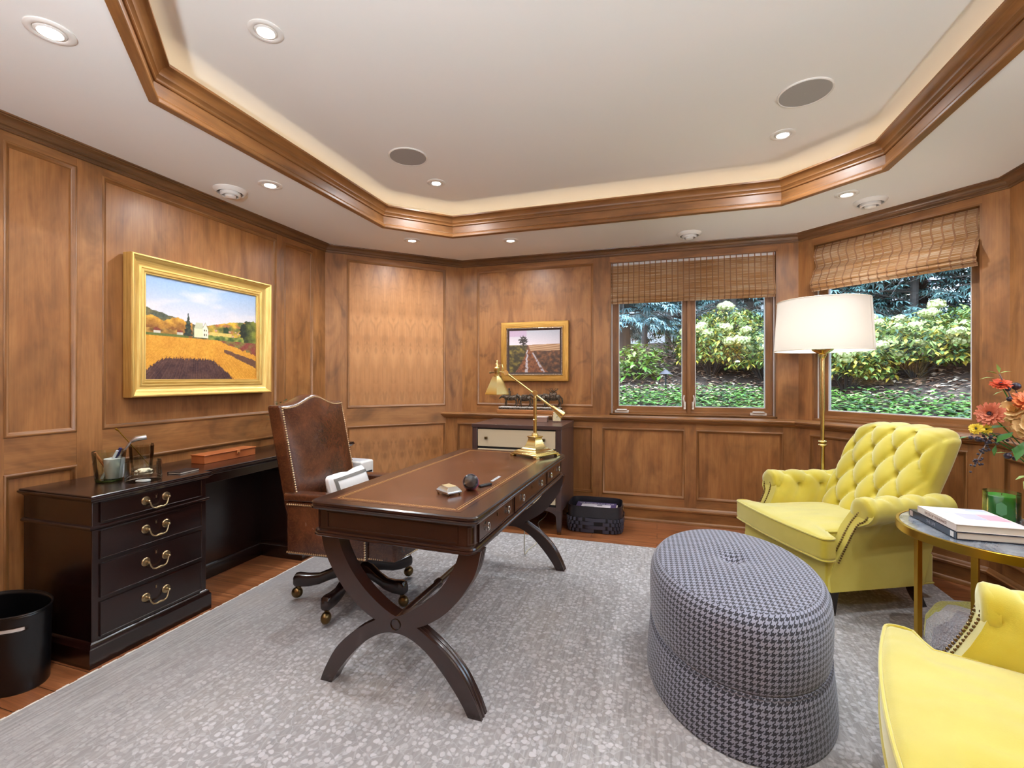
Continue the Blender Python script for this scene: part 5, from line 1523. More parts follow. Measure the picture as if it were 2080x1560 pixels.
ac1 = make_armchair('yellow velvet tufted armchair facing the ottoman in front of the single-pane window')
ac1.location = (.722, 3.225, .0); ac1.rotation_euler = (0, 0, math.radians(203))
ac2 = copy_tree(ac1)
ac2.location = (.668, 1.545, .0); ac2.rotation_euler = (0, 0, math.radians(161))
ac2['label'] = 'yellow velvet armchair nearest the camera, cut off by the right edge of the photo'

# ------------------------------------------------------------------ ottoman
OT = thing('ottoman', 'oval ottoman in black and grey houndstooth cloth with a button top on the rug', 'ottoman', (.320, 2.251, 0.0), math.radians(1.1))
def oval_mesh(prof, a, b, capn, n=96, dimple=None):
    """prof (scale, z) going up; top closed with a planar-mapped disc"""
    q = MB()
    P = []; 
    th = [2 * PI * i / n for i in range(n + 1)]
    arc = [0]
    for i in range(n):
        arc.append(arc[-1] + math.hypot(a * (math.cos(th[i + 1]) - math.cos(th[i])), b * (math.sin(th[i + 1]) - math.sin(th[i]))))
    zc = 0; pz = prof[0]; zz = [0]
    for k in range(1, len(prof)):
        zz.append(zz[-1] + math.hypot((prof[k][0] - prof[k - 1][0]) * .4, prof[k][1] - prof[k - 1][1]))
    for k, (s, z) in enumerate(prof):
        for i in range(n): P.append((a * s * math.cos(th[i]), b * s * math.sin(th[i]), z))
    F = []; U = []
    for k in range(len(prof) - 1):
        for i in range(n):
            j = (i + 1) % n
            F.append((k * n + i, k * n + j, (k + 1) * n + j, (k + 1) * n + i))
            U.append([(arc[i], zz[k]), (arc[i + 1], zz[k]), (arc[i + 1], zz[k + 1]), (arc[i], zz[k + 1])])
    if capn:
        s0, z0 = prof[-1]; o = len(P) - n; prev = [o + i for i in range(n)]
        for c in range(1, capn + 1):
            s = s0 * (1 - c / capn)
            row = []
            for i in range(n):
                x, y = a * s * math.cos(th[i]), b * s * math.sin(th[i])
                z = z0 + .026 * (1 - (s / s0) ** 2) * (1 if True else 0)
                if dimple:
                    d2 = (x * x + y * y); z -= .030 * math.exp(-d2 / .0016) + .012 * math.exp(-d2 / .012)
                row.append(len(P)); P.append((x, y, z))
            for i in range(n):
                j = (i + 1) % n; f = (prev[i], prev[j], row[j], row[i]); F.append(f); U.append([(P[t][1], P[t][0]) for t in f])
            prev = row
    q.add(P, F, U); return q
q = oval_mesh([(1.052, .002), (1.055, .02), (1.040, .10), (1.015, .185), (1.004, .205), (.97, .214)], .346, .507, 0)
q.build('skirt', M['hound'], OT, angle=60)
q = oval_mesh([(.93, .210), (.985, .216), (1.0, .230), (1.011, .28), (1.015, .34), (1.013, .395), (1.0, .435), (.975, .458), (.94, .473), (.90, .482)], .346, .507, 28, dimple=True)
cu = q.build('seat_cushion', M['hound'], OT, angle=60)
q = MB(); q.tube([(.346 * .994 * math.cos(t), .507 * .994 * math.sin(t), .213) for t in [2 * PI * i / 96 for i in range(96)]], .006, 6, loop=True); q.build('welt', M['hound'], OT)
q = MB(); q.sphere((0, 0, .470), .020, 16, 8, 0, None, (1, 1, .45)); q.build('button', M['hound'], cu)

# ------------------------------------------------------------------ floor lamp
FL = thing('floor_lamp', 'slim brass floor lamp with a white drum shade behind the yellow armchair', 'lamp', (1.160, 3.925, 0))
q = MB(); q.lathe([(.001, 0), (.15, 0), (.152, .012), (.14, .022), (.04, .028), (.02, .04), (.001, .04)], 40); q.build('base', M['brass'], FL)
q = MB(); q.lathe([(.0145, .03), (.0145, .80), (.0135, .80), (.0135, 1.44)], 16); q.build('pole', M['brass'], FL)
q = MB(); q.lathe([(.014, .795), (.026, .798), (.029, .806), (.026, .814), (.016, .818), (.026, .822), (.029, .830), (.026, .838), (.014, .842)], 20); q.build('collar', M['brass'], FL)
q = MB(); q.lathe([(.013, 1.44), (.026, 1.462), (.026, 1.468), (.020, 1.472), (.040, 1.482), (.066, 1.500), (.070, 1.512), (.060, 1.512), (.001, 1.500)], 28); q.build('bowl', M['brass'], FL)
q = MB(); q.lathe([(.311, 1.495), (.290, 1.862)], 72); sh = q.build('lamp_shade', M['shade'], FL, recalc=False)
q = MB()
for r_, z in ((.311, 1.496), (.290, 1.861)):
    q = MB(); q.tube([(r_ * math.cos(t), r_ * math.sin(t), z) for t in [2 * PI * i / 64 for i in range(64)]], .003, 6, loop=True); q.build('shade_rim', M['linen'], sh)
a = math.radians(-38)
q = MB(); q.tube([(.3118 * math.cos(a), .3118 * math.sin(a), 1.497), (.2908 * math.cos(a), .2908 * math.sin(a), 1.860)], .0012, 5); q.build('seam', M['linen'], sh)
q = MB(); q.cyl((0, 0, 1.50), (0, 0, 1.60), .012, 12); q.sphere((0, 0, 1.65), .033, 16, 12); q.build('bulb', emit('bulb_glow', (1.0, .97, .93), bulb_strength(FLOOR_LAMP_W, .033)), FL)
q = MB()
for k in range(3):
    t = k * 2 * PI / 3; q.cyl((0, 0, 1.80), (.293 * math.cos(t), .293 * math.sin(t), 1.80), .0025, 6)
q.cyl((0, 0, 1.68), (0, 0, 1.83), .003, 6); q.build('shade_spider', M['brass'], FL)

# ------------------------------------------------------------------ side table and what stands on it
ST = thing('side_table', 'round side table with grey stone top and gilded metal frame between the two armchairs', 'table', (1.432, 2.535, .0))
ZT2 = .632
n = NT('grey_stone_top'); f = n.noise(n.obj(), 7, 5, .7, 1.5)
M['stone'] = n.P(color=n.ramp(f, [(.35, srgb(84, 90, 100)), (.55, srgb(128, 132, 138)), (.7, srgb(168, 168, 168))]), rough=.18, coat=.3)
q = MB(); q.lathe([(.001, ZT2 - .014), (.352, ZT2 - .014), (.352, ZT2), (.001, ZT2)], 80); q.build('table_top', M['stone'], ST)
q = MB(); q.lathe([(.352, ZT2 - .036), (.364, ZT2 - .036), (.366, ZT2 - .034), (.366, ZT2 + .0), (.364, ZT2 + .002), (.354, ZT2 + .002), (.352, ZT2)], 80); q.build('rim', M['gbrass'], ST)
for ang in (192, 227, 12, 47):
    A_ = math.radians(ang); q = MB(); q.bx((.350, 0, .303), (.020, .022, .592), 'z', 0, R(A_, 'Z')); q.build('leg', M['gbrass'], ST, bevel=.0015)
q = MB()
for a0 in (192, 227):
    A_ = math.radians(a0); q.cyl((.34 * math.cos(A_), .34 * math.sin(A_), .010), (-.34 * math.cos(A_), -.34 * math.sin(A_), .010), .007, 6)
q.build('foot_rail', M['gbrass'], ST)

def book(label, c, w, d, h, rz, cover, spine_text, tm, size):
    b = thing('book', label, 'book', c, rz, 'books on the side table')
    q = MB(); q.bx((0, 0, .0012), (w, d, .0024)); q.bx((0, 0, h - .0012), (w, d, .0024)); q.bx((-w / 2 + .0012, 0, h / 2), (.0024, d, h)); q.build('cover', cover, b, bevel=.0008)
    q = MB(); q.bx((.001, 0, h / 2), (w - .010, d - .010, h - .005)); q.build('page_block', M['paper'], b)
    if spine_text:
        text_obj('spine_title', spine_text, size, tm, b, T(-w / 2 - .0004, 0, h / 2) @ Matrix(((0, 0, -1, 0), (-1, 0, 0, 0), (0, 1, 0, 0), (0, 0, 0, 1))))
    return b
b1 = book('large dark-spined hardback lying under the pale book on the side table', (1.313, 2.545, ZT2 + .0022), .285, .355, .030, math.radians(1.5), plain('charcoal_cover', (38, 36, 48), .35), 'THE LIFE', plain('grey_lettering', (150, 148, 156), .5), .018)
q = MB(); q.bx((-.1431, -.15, .015), (.0008, .022, .022)); q.build('spine_emblem', M['paperw'], b1)
q = MB(); q.bx((-.1431, .155, .015), (.0008, .026, .024)); q.build('spine_photo', plain('spine_photo', (190, 170, 160), .5), b1)
b2 = book('pale hardback with pastel photo-grid cover on top of the dark book', (1.300, 2.515, ZT2 + .0332), .250, .290, .030, math.radians(.5), plain('ivory_cover', (226, 214, 206), .35), 'FACES OF TOLERANCE', plain('brown_lettering', (150, 124, 112), .5), .016)
cols = [(206, 212, 228), (228, 226, 232), (198, 206, 224), (226, 214, 220), (190, 186, 210), (232, 230, 232), (216, 206, 214), (214, 168, 182), (204, 210, 224)]
q = MB(); pics = []
for i in range(3):
    for j in range(3):
        m_ = plain('cover_tile', cols[i * 3 + j], .4); pics.append(m_)
        q.bx((-.078 + .078 * i, -.094 + .094 * j, .0303), (.074, .090, .0006), 'x', i * 3 + j)
q.build('cover_photographs', pics, b2)

CD = thing('candle', 'green wax candle in a clear straight glass behind the books on the side table', 'candle', (1.537, 2.748, ZT2))
q = MB(); q.lathe([(.001, 0), (.060, 0), (.064, .004), (.065, .010), (.065, .136), (.0625, .136), (.062, .012), (.001, .008)], 48); q.build('glass_jar', M['glass'], CD)
q = MB(); q.lathe([(.001, .009), (.0612, .012), (.0612, .118), (.058, .120), (.02, .117), (.001, .117)], 40); wx = q.build('wax', M['wax'], CD)
q = MB(); q.cyl((0, 0, .117), (.001, .001, .128), .0014, 6); q.build('wick', M['black'], wx)
q = MB(); q.prism([(-.017, -.022), (0, -.032), (.017, -.022), (.017, .018), (0, .032), (-.017, .018)], 0, .0006, 0, R(math.radians(240), 'Z') @ T(.0653, 0, .066) @ R(PI / 2, 'Z') @ R(PI / 2, 'X')); q.build('label', plain('glass_emblem', (90, 150, 104), .4), CD)

PF = thing('pouf', 'round woolly pouf with yellow and grey zigzag on the floor under the side table', 'pouf', (1.400, 2.560, 0))
n = NT('zigzag_wool'); o_ = n.obj(); sp = n.n('ShaderNodeSeparateXYZ', {'Vector': o_})
zz = n.math('PINGPONG', sp.outputs[0], .06)
st = n.math('MODULO', n.math('ADD', n.math('ADD', sp.outputs[1], n.math('MULTIPLY', zz, 1.0)), 4.0), .24)
f = n.noise(o_, 120, 2); vo = n.n('ShaderNodeTexVoronoi', {'Vector': o_, 'Scale': 110.0})
c_ = n.ramp(n.math('MULTIPLY', st, 4.16), [(.0, srgb(204, 200, 58)), (.36, srgb(214, 208, 78)), (.40, srgb(196, 192, 200)), (.66, srgb(186, 184, 196)), (.70, srgb(226, 224, 226)), (1.0, srgb(206, 206, 212))])
n.P(color=n.mix(n.math('MULTIPLY', f, .35), c_, srgb(120, 118, 110)), rough=.95, sheen=.4); n.bump(vo.outputs['Distance'], .9, .01)
M['zig'] = n.m
q = MB(); q.lathe([(.001, 0), (.15, 0), (.20, .03), (.225, .10), (.22, .18), (.19, .235), (.12, .262), (.001, .27)], 56); q.build('pouf_cover', M['zig'], PF)

# ------------------------------------------------------------------ flowers
FW = thing('flower_arrangement', 'autumn flower arrangement in orange, cream and green at the right edge, on the side table', 'flowers', (1.655, 2.665, ZT2))
FI = T(-1.655, -2.665, -ZT2)
q = MB(); q.lathe([(.001, 0), (.045, 0), (.052, .01), (.06, .09), (.042, .17), (.048, .20), (.045, .20), (.039, .17), (.056, .09), (.001, .02)], 28); q.build('vase', M['gglass'], FW)
OR_, RD, CRM, YL, PK = [plain(nm, c, .55) for nm, c in (('orange_petal', (222, 122, 66)), ('red_petal', (214, 88, 52)), ('cream_petal', (238, 204, 146)), ('yellow_petal', (226, 200, 60)), ('rust_petal', (206, 118, 88)))]
LF, LF2 = plain('flower_leaf', (62, 112, 44), .45), plain('pale_leaf', (150, 176, 96), .5)
DK_ = plain('dark_berry', (42, 30, 44), .35); TW = plain('grey_twig', (116, 104, 100), .7)
def petals(q, c, axis, n_, L, W, cone, mi=0, jit=.12):
    ax = Vector(axis).normalized(); u = ax.cross(Vector((0, 0, 1)) if abs(ax.z) < .9 else Vector((1, 0, 0))).normalized(); v = ax.cross(u)
    for k in range(n_):
        t = 2 * PI * k / n_ + RND.uniform(-jit, jit)
        d = (u * math.cos(t) + v * math.sin(t)) * math.cos(cone) + ax * math.sin(cone)
        s = (-u * math.sin(t) + v * math.cos(t)); nn = d.cross(s)
        c0 = Vector(c); L_ = L * RND.uniform(.85, 1.1)
        P = [c0 - s * W * .2, c0 + s * W * .2, c0 + d * L_ * .55 + s * W * .5 + nn * W * .1, c0 + d * L_ * .55 - s * W * .5 + nn * W * .1, c0 + d * L_ * .93 + s * W * .33, c0 + d * L_ * .93 - s * W * .33, c0 + d * L_ * .55 + nn * -W * .12]
        q.add(P, [(0, 1, 2, 6), (0, 6, 3), (6, 2, 4), (3, 6, 5), (6, 4, 5)], [[(0, 0)] * 4, [(0, 0)] * 3, [(0, 0)] * 3, [(0, 0)] * 3, [(0, 0)] * 3], mi)
VC = Vector((1.655, 2.665, .82))
def bloom(kind, p, r, axis, mat):
    q = MB()
    if kind == 'daisy':
        for k, (cn, sc, m) in enumerate(((.10, 1, 24), (.32, .9, 22), (.6, .75, 16), (1.0, .5, 12))): petals(q, p, axis, m, r * sc, r * .22, cn)
        q.sphere(tuple(Vector(p) + Vector(axis).normalized() * r * .15), r * .18, 8, 6, 1)
    else:
        for cn, sc, m in ((-.5, .95, 18), (-.05, 1.0, 22), (.4, .98, 20), (.8, .92, 16), (1.15, .8, 10), (1.4, .7, 6)): petals(q, p, axis, m, r * sc, r * .34, cn)
    o = q.build('bloom', [mat, DK_], FW, recalc=False, angle=70); o.matrix_local = FI
    s = MB(); a = Vector(p); s.tube([tuple(a), tuple(a.lerp(VC, .5) + Vector((0, 0, .03))), tuple(VC)], .0028, 5); s = s.build('stem', LF, FW); s.matrix_local = FI
camv = Vector((-.5, -.85, .2))
bloom('daisy', (1.416, 2.602, 1.137), .058, (-.7, -.6, .25), PK)
bloom('daisy', (1.462, 2.620, 1.268), .042, (-.2, -.5, .85), RD)
bloom('daisy', (1.552, 2.60, 1.186), .075, (-.1, -.6, .75), OR_)
bloom('ball', (1.512, 2.625, 1.150), .060, (-.5, -.6, .4), CRM)
bloom('ball', (1.556, 2.590, 1.100), .075, (-.4, -.8, .2), CRM)
bloom('ball', (1.615, 2.60, 1.060), .06, (-.2, -.9, .2), CRM)
bloom('ball', (1.62, 2.66, 1.15), .07, (.1, -.7, .6), OR_)
bloom('daisy', (1.60, 2.60, .985), .055, (-.2, -.9, -.1), OR_)
bloom('daisy', (1.365, 2.60, 1.070), .030, (-.6, -.6, .5), YL)
bloom('daisy', (1.405, 2.61, 1.068), .026, (-.4, -.7, .5), YL)
q = MB()
for p, d, L, W, mi in (((1.50, 2.625, 1.08), (-.9, -.2, .15), .105, .055, 0), ((1.50, 2.61, 1.06), (-.8, -.4, -.2), .10, .05, 0), ((1.53, 2.60, 1.02), (-.6, -.5, -.6), .10, .05, 0), ((1.56, 2.60, .97), (-.3, -.5, -.8), .10, .05, 0), ((1.475, 2.63, 1.11), (-.8, -.2, .5), .08, .04, 0),
    ((1.58, 2.58, .96), (0, -.5, -.9), .11, .05, 0), ((1.46, 2.62, 1.045), (-1, -.1, -.1), .06, .03, 0), ((1.335, 2.60, 1.035), (-.9, 0, -.1), .035, .026, 0), ((1.44, 2.61, 1.00), (-.4, -.2, -.9), .05, .02, 0), ((1.455, 2.625, 1.315), (-.7, 0, .45), .045, .03, 1), ((1.46, 2.625, 1.32), (.7, 0, .3), .045, .028, 1), ((1.46, 2.625, 1.32), (0, 0, 1), .042, .028, 1), ((1.44, 2.62, 1.30), (-1, 0, .1), .055, .006, 1),
    ((1.548, 2.60, .875), (-.8, -.2, -.1), .06, .022, 1), ((1.552, 2.60, .868), (-.6, -.2, -.7), .06, .024, 1), ((1.47, 2.62, 1.24), (-.8, 0, -.2), .04, .014, 1), ((1.485, 2.61, .965), (-.9, -.1, .2), .06, .018, 1)):
    q = MB(); leafy(q, p, d, L, W, 0, .25); lv = q.build('leaf', (LF, LF2)[mi], FW, recalc=False); lv.matrix_local = FI
q = MB()
q.tube([(1.46, 2.625, 1.315), (1.50, 2.63, 1.22), (1.58, 2.65, 1.05), tuple(VC)], .003, 5)
q.tube([(1.36, 2.60, .905), (1.40, 2.605, 1.00), (1.50, 2.63, 1.03), tuple(VC)], .0024, 5); q.tube([(1.345, 2.60, 1.045), (1.45, 2.62, 1.05), (1.56, 2.65, 1.02), tuple(VC)], .0024, 5); q.tube([(1.47, 2.62, .955), (1.55, 2.63, .99), tuple(VC)], .0024, 5); q.tube([(1.515, 2.63, 1.255), (1.56, 2.64, 1.15), tuple(VC)], .0024, 5)
t_ = q.build('twig', TW, FW); t_.matrix_local = FI
q = MB()
for k in range(26):
    t = RND.random(); b_ = Vector((1.345, 2.598, .885)).lerp(Vector((1.405, 2.605, 1.0)), t); q.sphere(tuple(b_ + Vector((RND.uniform(-.02, .02), RND.uniform(-.01, .01), RND.uniform(-.01, .01)))), .0052, 8, 6)
t_ = q.build('berries', DK_, FW); t_.matrix_local = FI; q = MB()
for k in range(20): q.sphere((RND.uniform(1.375, 1.47), 2.60 + RND.uniform(-.01, .01), 1.02 + RND.uniform(-.012, .022)), .0062, 8, 6)
t_ = q.build('berries', DK_, FW); t_.matrix_local = FI
for p, r in (((1.515, 2.62, 1.262), .017), ((1.487, 2.62, 1.248), .010), ((1.49, 2.615, 1.205), .011), ((1.475, 2.60, .955), .014), ((1.50, 2.60, .945), .010), ((1.37, 2.60, 1.025), .012), ((1.345, 2.60, 1.03), .009)):
    q = MB(); q.sphere(p, r, 12, 8); t_ = q.build('rose_hip', DK_, FW); t_.matrix_local = FI

# two unseen uplights behind the camera, added as fill light for the room
def uplight(x, y, label):
    t = thing('uplight_lamp', label, 'lamp', (x, y, -.008), 0, 'added unseen fill uplights')
    q = MB(); q.lathe([(.001, 0), (.14, 0), (.14, .015), (.02, .03), (.012, .05), (.012, 1.50), (.001, 1.50)], 28); q.build('stand', M['dbrass'], t)
    q = MB(); q.lathe([(.012, 1.50), (.10, 1.53), (.19, 1.60), (.194, 1.60), (.10, 1.524), (.012, 1.494)], 40); q.build('bowl', M['fitting'], t)
    q = MB(); q.sphere((0, 0, 1.585), .045, 16, 12); q.build('bulb', emit('uplight_bulb', (.80, .91, 1.0), bulb_strength(FILL_UPLIGHT_W, .045)), t)
uplight(-.75, -.36, 'added unseen fill uplight against the near wall, left behind the camera')
uplight(1.45, -.34, 'added unseen fill uplight against the near wall, right behind the camera')
# ------------------------------------------------------------------ garden outside the windows
def gz(x, y):
    s = max(y - 4.75, (x + y - 5.98) / 1.414, x - 2.3)
    return .70 + .19 * min(s, 1.6) + .28 * max(0, min(s - 1.6, 3.6)) + .05 * max(0, min(s - 5.2, 9)) + .03 * nz(x, y, .9)
def soil():
    n = NT('leafy_soil'); o = n.obj()
    f = n.noise(o, 9, 5, .7); f2 = n.noise(o, 40, 3, .6)
    c = n.ramp(f, [(.35, srgb(46, 36, 30)), (.55, srgb(84, 66, 56)), (.75, srgb(120, 98, 84))])
    n.P(color=c, rough=.95); n.bump(f2, .8, .03); return n.m
M['soil'] = soil()
q = MB()
xs = [-6 + .35 * i for i in range(70)]; ys = [-2.5 + .35 * j for j in range(70)]
P = []; idx = {}
for j, y in enumerate(ys):
    for i, x in enumerate(xs):
        idx[(i, j)] = len(P); P.append((x, y, gz(x, y)))
def inside(x, y): return x < 2.33 and y < 4.85 and x + y < 6.02
F = []; U = []
for j in range(len(ys) - 1):
    for i in range(len(xs) - 1):
        f = [idx[(i, j)], idx[(i + 1, j)], idx[(i + 1, j + 1)], idx[(i, j + 1)]]
        if any(inside(P[k][0], P[k][1]) for k in f): continue
        F.append(tuple(f)); U.append([(P[k][0], P[k][1]) for k in f])
q.add(P, F, U)
struct(q.build('garden_ground', M['soil']))
q = MB()         # plinth of the house wall below the soil line, so no gap shows under the windows
q.sweep([(-.12, -.1), (-.12, .80), (-.22, .80), (-.22, -.1)], [(2.067, -.60), (2.067, 3.623), (1.16, 4.53), (-1.973, 4.53)], False); struct(q.build('garden_wall_footing', M['soil']))

LEAFG = [plain(nm, c, .55) for nm, c in (('groundcover_green', (92, 138, 38)), ('groundcover_pale', (166, 186, 104)), ('groundcover_dark', (44, 78, 24)))]
q = MB()
def in_view(x, y): return (-1.2 + .0 * y < x < 5.2) and not inside(x - .05, y - .05)
cnt = 0
while cnt < 9000:
    x = RND.uniform(-1.3, 4.6); y = RND.uniform(2.2, 7.0)
    s = max(y - 4.75, (x + y - 5.98) / 1.414)
    lim = 1.75 + .25 * nz(x, y, 1.1)
    if s < .16 or s > lim or x - y > .2: continue
    z = gz(x, y) + RND.uniform(.02, .16); a = RND.random() * 6.28
    leafy(q, (x, y, z), (math.cos(a), math.sin(a), RND.uniform(-.1, .6)), RND.uniform(.05, .10), RND.uniform(.03, .05), RND.choice((0, 0, 0, 1, 2, 2)), .25); cnt += 1
o = q.build('groundcover', LEAFG, recalc=False, smooth=False)
tag(o, 'low bright green groundcover filling the bed just outside the windows', 'groundcover', None, 'stuff')
LIT = [plain(nm, c, .8) for nm, c in (('fallen_leaf_tan', (190, 154, 126)), ('fallen_leaf_brown', (128, 90, 70)), ('fallen_leaf_pale', (220, 194, 172)))]
q = MB(); cnt = 0
while cnt < 8000:
    x = RND.uniform(-2.2, 6.0); y = RND.uniform(3.5, 10.0); s = max(y - 4.75, (x + y - 5.98) / 1.414)
    if s < 1.4 or s > 4.8 or x - y > .6: continue
    a = RND.random() * 6.28; leafy(q, (x, y, gz(x, y) + RND.uniform(.004, .03)), (math.cos(a), math.sin(a), RND.uniform(-.25, .45)), RND.uniform(.05, .10), RND.uniform(.03, .06), RND.choice((0, 1, 1, 2)), .3); cnt += 1
o = q.build('leaf_litter', LIT, recalc=False, smooth=False)
tag(o, 'brown fallen leaves covering the soil between the groundcover and the shrubs', 'fallen leaves', None, 'stuff')

BARK = plain('grey_bark', (62, 54, 50), .9)
GRN = [plain(nm, c, .5) for nm, c in (('shrub_green', (88, 110, 44)), ('shrub_yellow', (204, 180, 70)), ('shrub_lime', (136, 152, 70)), ('shrub_dark', (48, 78, 44)))]
HEAD = [plain(nm, c, .8) for nm, c in (('flowerhead_cream', (218, 210, 156)), ('flowerhead_green', (178, 184, 118)))]
def hydrangea(x, y, h, w, heads, label, yellow=.24):
    t = thing('hydrangea_shrub', label, 'shrub', (x, y, gz(x, y) - .02), RND.random() * 6, 'hydrangeas beyond the windows')
    q = MB(); tips = []
    for k in range(24):
        a = RND.random() * 6.28; r = w * RND.uniform(.2, 1.0) ; hh = h * RND.uniform(.55, 1.0) * (1 - .25 * (r / w) ** 2)
        p = (r * math.cos(a), r * math.sin(a), hh); tips.append(p)
        q.tube([(.03 * math.cos(a), .03 * math.sin(a), 0), (r * .5 * math.cos(a), r * .5 * math.sin(a), hh * .55), p], [.009, .006, .003], 5)
    q.build('stem', BARK, t)
    q = MB()
    for k in range(1600):
        a = RND.random() * 6.28; r = w * RND.random() ** .5; z = h * (.33 + .64 * RND.random()) * (1 - .22 * (r / w) ** 2)
        m_ = RND.random(); mi = 1 if m_ < yellow * (1.5 - z / h) else RND.choice((0, 0, 2, 2, 3))
        b = RND.random() * 6.28
        leafy(q, (r * math.cos(a), r * math.sin(a), z), (math.cos(b), math.sin(b), RND.uniform(-.8, .3)), RND.uniform(.06, .10), RND.uniform(.032, .05), mi, .3)
    q.build('foliage', GRN, t, recalc=False, smooth=False)
    for k in range(heads):
        p = tips[k % len(tips)] if k < len(tips) else (w * RND.uniform(-.9, .9), w * RND.uniform(-.9, .9), h * RND.uniform(.6, .95))
        q = MB(); R_ = RND.uniform(.068, .10)
        for i in range(150):
            d = Vector((RND.gauss(0, 1), RND.gauss(0, 1), RND.gauss(0, 1) * .8)).normalized(); c = Vector(p) + Vector((0, 0, .02)) + Vector((d.x * R_, d.y * R_, d.z * R_ * .72)) * RND.uniform(.8, 1.0)
            e = d.cross(Vector((RND.random(), RND.random(), RND.random()))).normalized(); g = d.cross(e)
            s = R_ * .17
            q.add([c + e * s, c + g * s, c - e * s, c - g * s], [(0, 1, 2, 3)], [[(0, 0)] * 4], 0 if RND.random() < .7 else 1)
        q.sphere((p[0], p[1], p[2] + .02), R_ * .72, 8, 6, 1, None, (1, 1, .72))
        q.build('flower_head', HEAD, t, recalc=False, smooth=False)
for k, (x, y, h, w, n_, lb) in enumerate((
    (.78, 7.55, .80, .52, 21, 'hydrangea with cream heads filling the left half of the right-hand sash'),
    (1.45, 7.30, .78, .50, 21, 'hydrangea with cream heads at the right edge of the right-hand sash'),
    (1.10, 8.25, .95, .55, 18, 'taller hydrangea standing behind the two others in the right-hand sash'),
    (2.22, 6.70, .72, .50, 21, 'hydrangea seen just right of the white lamp shade'),
    (2.95, 6.75, .74, .55, 23, 'hydrangea in the middle of the single-pane window, in the front row'),
    (3.65, 6.35, .72, .50, 21, 'hydrangea at the right edge of the single-pane window, in the front row'),
    (2.75, 7.45, .80, .55, 20, 'hydrangea behind the front row, left in the single-pane window'),
    (3.55, 7.10, .80, .55, 20, 'hydrangea behind the front row, right in the single-pane window'))):
    hydrangea(x, y, h, w, n_, lb)
def bush(x, y, h, w, n_, label, mats, L=.10):
    t = thing('leafy_bush', label, 'bush', (x, y, gz(x, y) - .02))
    q = MB()
    for k in range(8):
        a = RND.random() * 6.28; q.tube([(0, 0, 0), (w * .5 * math.cos(a), w * .5 * math.sin(a), h * .5), (w * .8 * math.cos(a), w * .8 * math.sin(a), h * .8)], [.008, .005, .002], 5)
    q.build('stem', BARK, t)
    q = MB()
    for k in range(n_):
        a = RND.random() * 6.28; r = w * RND.random() ** .5; z = h * RND.uniform(.15, 1) * (1 - .3 * (r / w) ** 2); b = RND.random() * 6.28
        leafy(q, (r * math.cos(a), r * math.sin(a), z), (math.cos(b), math.sin(b), RND.uniform(-.5, .4)), RND.uniform(.6, 1.1) * L, RND.uniform(.3, .45) * L, RND.randrange(len(mats)), .25)
    q.build('foliage', mats, t, recalc=False, smooth=False)
bush(-.27, 7.35, .62, .38, 420, 'low glossy green bush in the left-hand sash beside the path light', [GRN[0], LEAFG[0], GRN[2], LEAFG[1]], .15)
bush(.42, 8.6, .7, .5, 420, 'dim green bush behind the path light near the centre of the two-sash window', [GRN[3], GRN[0]], .11)

# conifers
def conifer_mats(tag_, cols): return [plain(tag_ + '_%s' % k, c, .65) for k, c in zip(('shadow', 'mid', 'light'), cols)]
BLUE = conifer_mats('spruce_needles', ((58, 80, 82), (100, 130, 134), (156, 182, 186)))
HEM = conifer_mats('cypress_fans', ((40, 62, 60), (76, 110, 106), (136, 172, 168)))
def conifer(x, y, h, w, z0, n_, label, mats, kind, spray=.34):
    t = thing('conifer_tree', label, 'tree', (x, y, gz(x, y) - .05), RND.random() * 6, 'conifers at the back of the garden')
    q = MB(); q.tube([(0, 0, 0), (.02, .01, h * .4), (0, 0, h)], [.11, .08, .02], 10); q.build('trunk', BARK, t)
    q = MB(); fo = MB()
    nb = n_ // 12
    for k in range(nb):
        z = z0 + (h - z0) * (k / nb) ** 1.05; a = k * 2.399; r = w * (1 - .75 * (z - z0) / max(.1, h - z0)) * RND.uniform(.75, 1.05)
        d = Vector((math.cos(a), math.sin(a), 0)); tip = d * r + Vector((0, 0, z - r * RND.uniform(.18, .38)))
        q.tube([(0, 0, z), tuple(d * r * .5 + Vector((0, 0, z - .02))), tuple(tip)], [.016, .010, .003], 4)
        for i in range(30):
            tt = RND.uniform(.35, 1.0); c = Vector((0, 0, z)).lerp(tip, tt) + Vector((RND.uniform(-.1, .1), RND.uniform(-.1, .1), RND.uniform(-.05, .08)))
            dd = (d + Vector((RND.uniform(-.9, .9), RND.uniform(-.9, .9), RND.uniform(-.75, .15)))).normalized()
            L = spray * RND.uniform(.6, 1.1); sd = dd.cross(Vector((0, 0, 1))).normalized(); up = sd.cross(dd)
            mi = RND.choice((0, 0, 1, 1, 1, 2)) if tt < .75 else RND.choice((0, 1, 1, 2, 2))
            nf = 5
            for f in range(nf):                   # a feathery fan of narrow leaflets
                s = (f / (nf - 1) - .5) * 2
                e = (dd * math.cos(s * .85) + sd * math.sin(s * .85)).normalized(); l2 = L * (1 - .35 * abs(s)) * RND.uniform(.8, 1.1)
                wv = up.cross(e) * (L * .075)
                p1 = c + e * l2 * .5 + up * .01; p2 = c + e * l2 - up * l2 * .22
                fo.add([c - wv * .4, c + wv * .4, p1 + wv, p2, p1 - wv], [(0, 1, 2, 4), (4, 2, 3)], [[(0, 0)] * 4, [(0, 0)] * 3], mi)
    q.build('branch', BARK, t)
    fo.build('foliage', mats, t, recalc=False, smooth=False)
conifer(-.52, 8.1, 3.2, 1.25, .75, 1000, 'blue spruce with drooping boughs and bare trunk in the left-hand sash', BLUE, 0, .20)
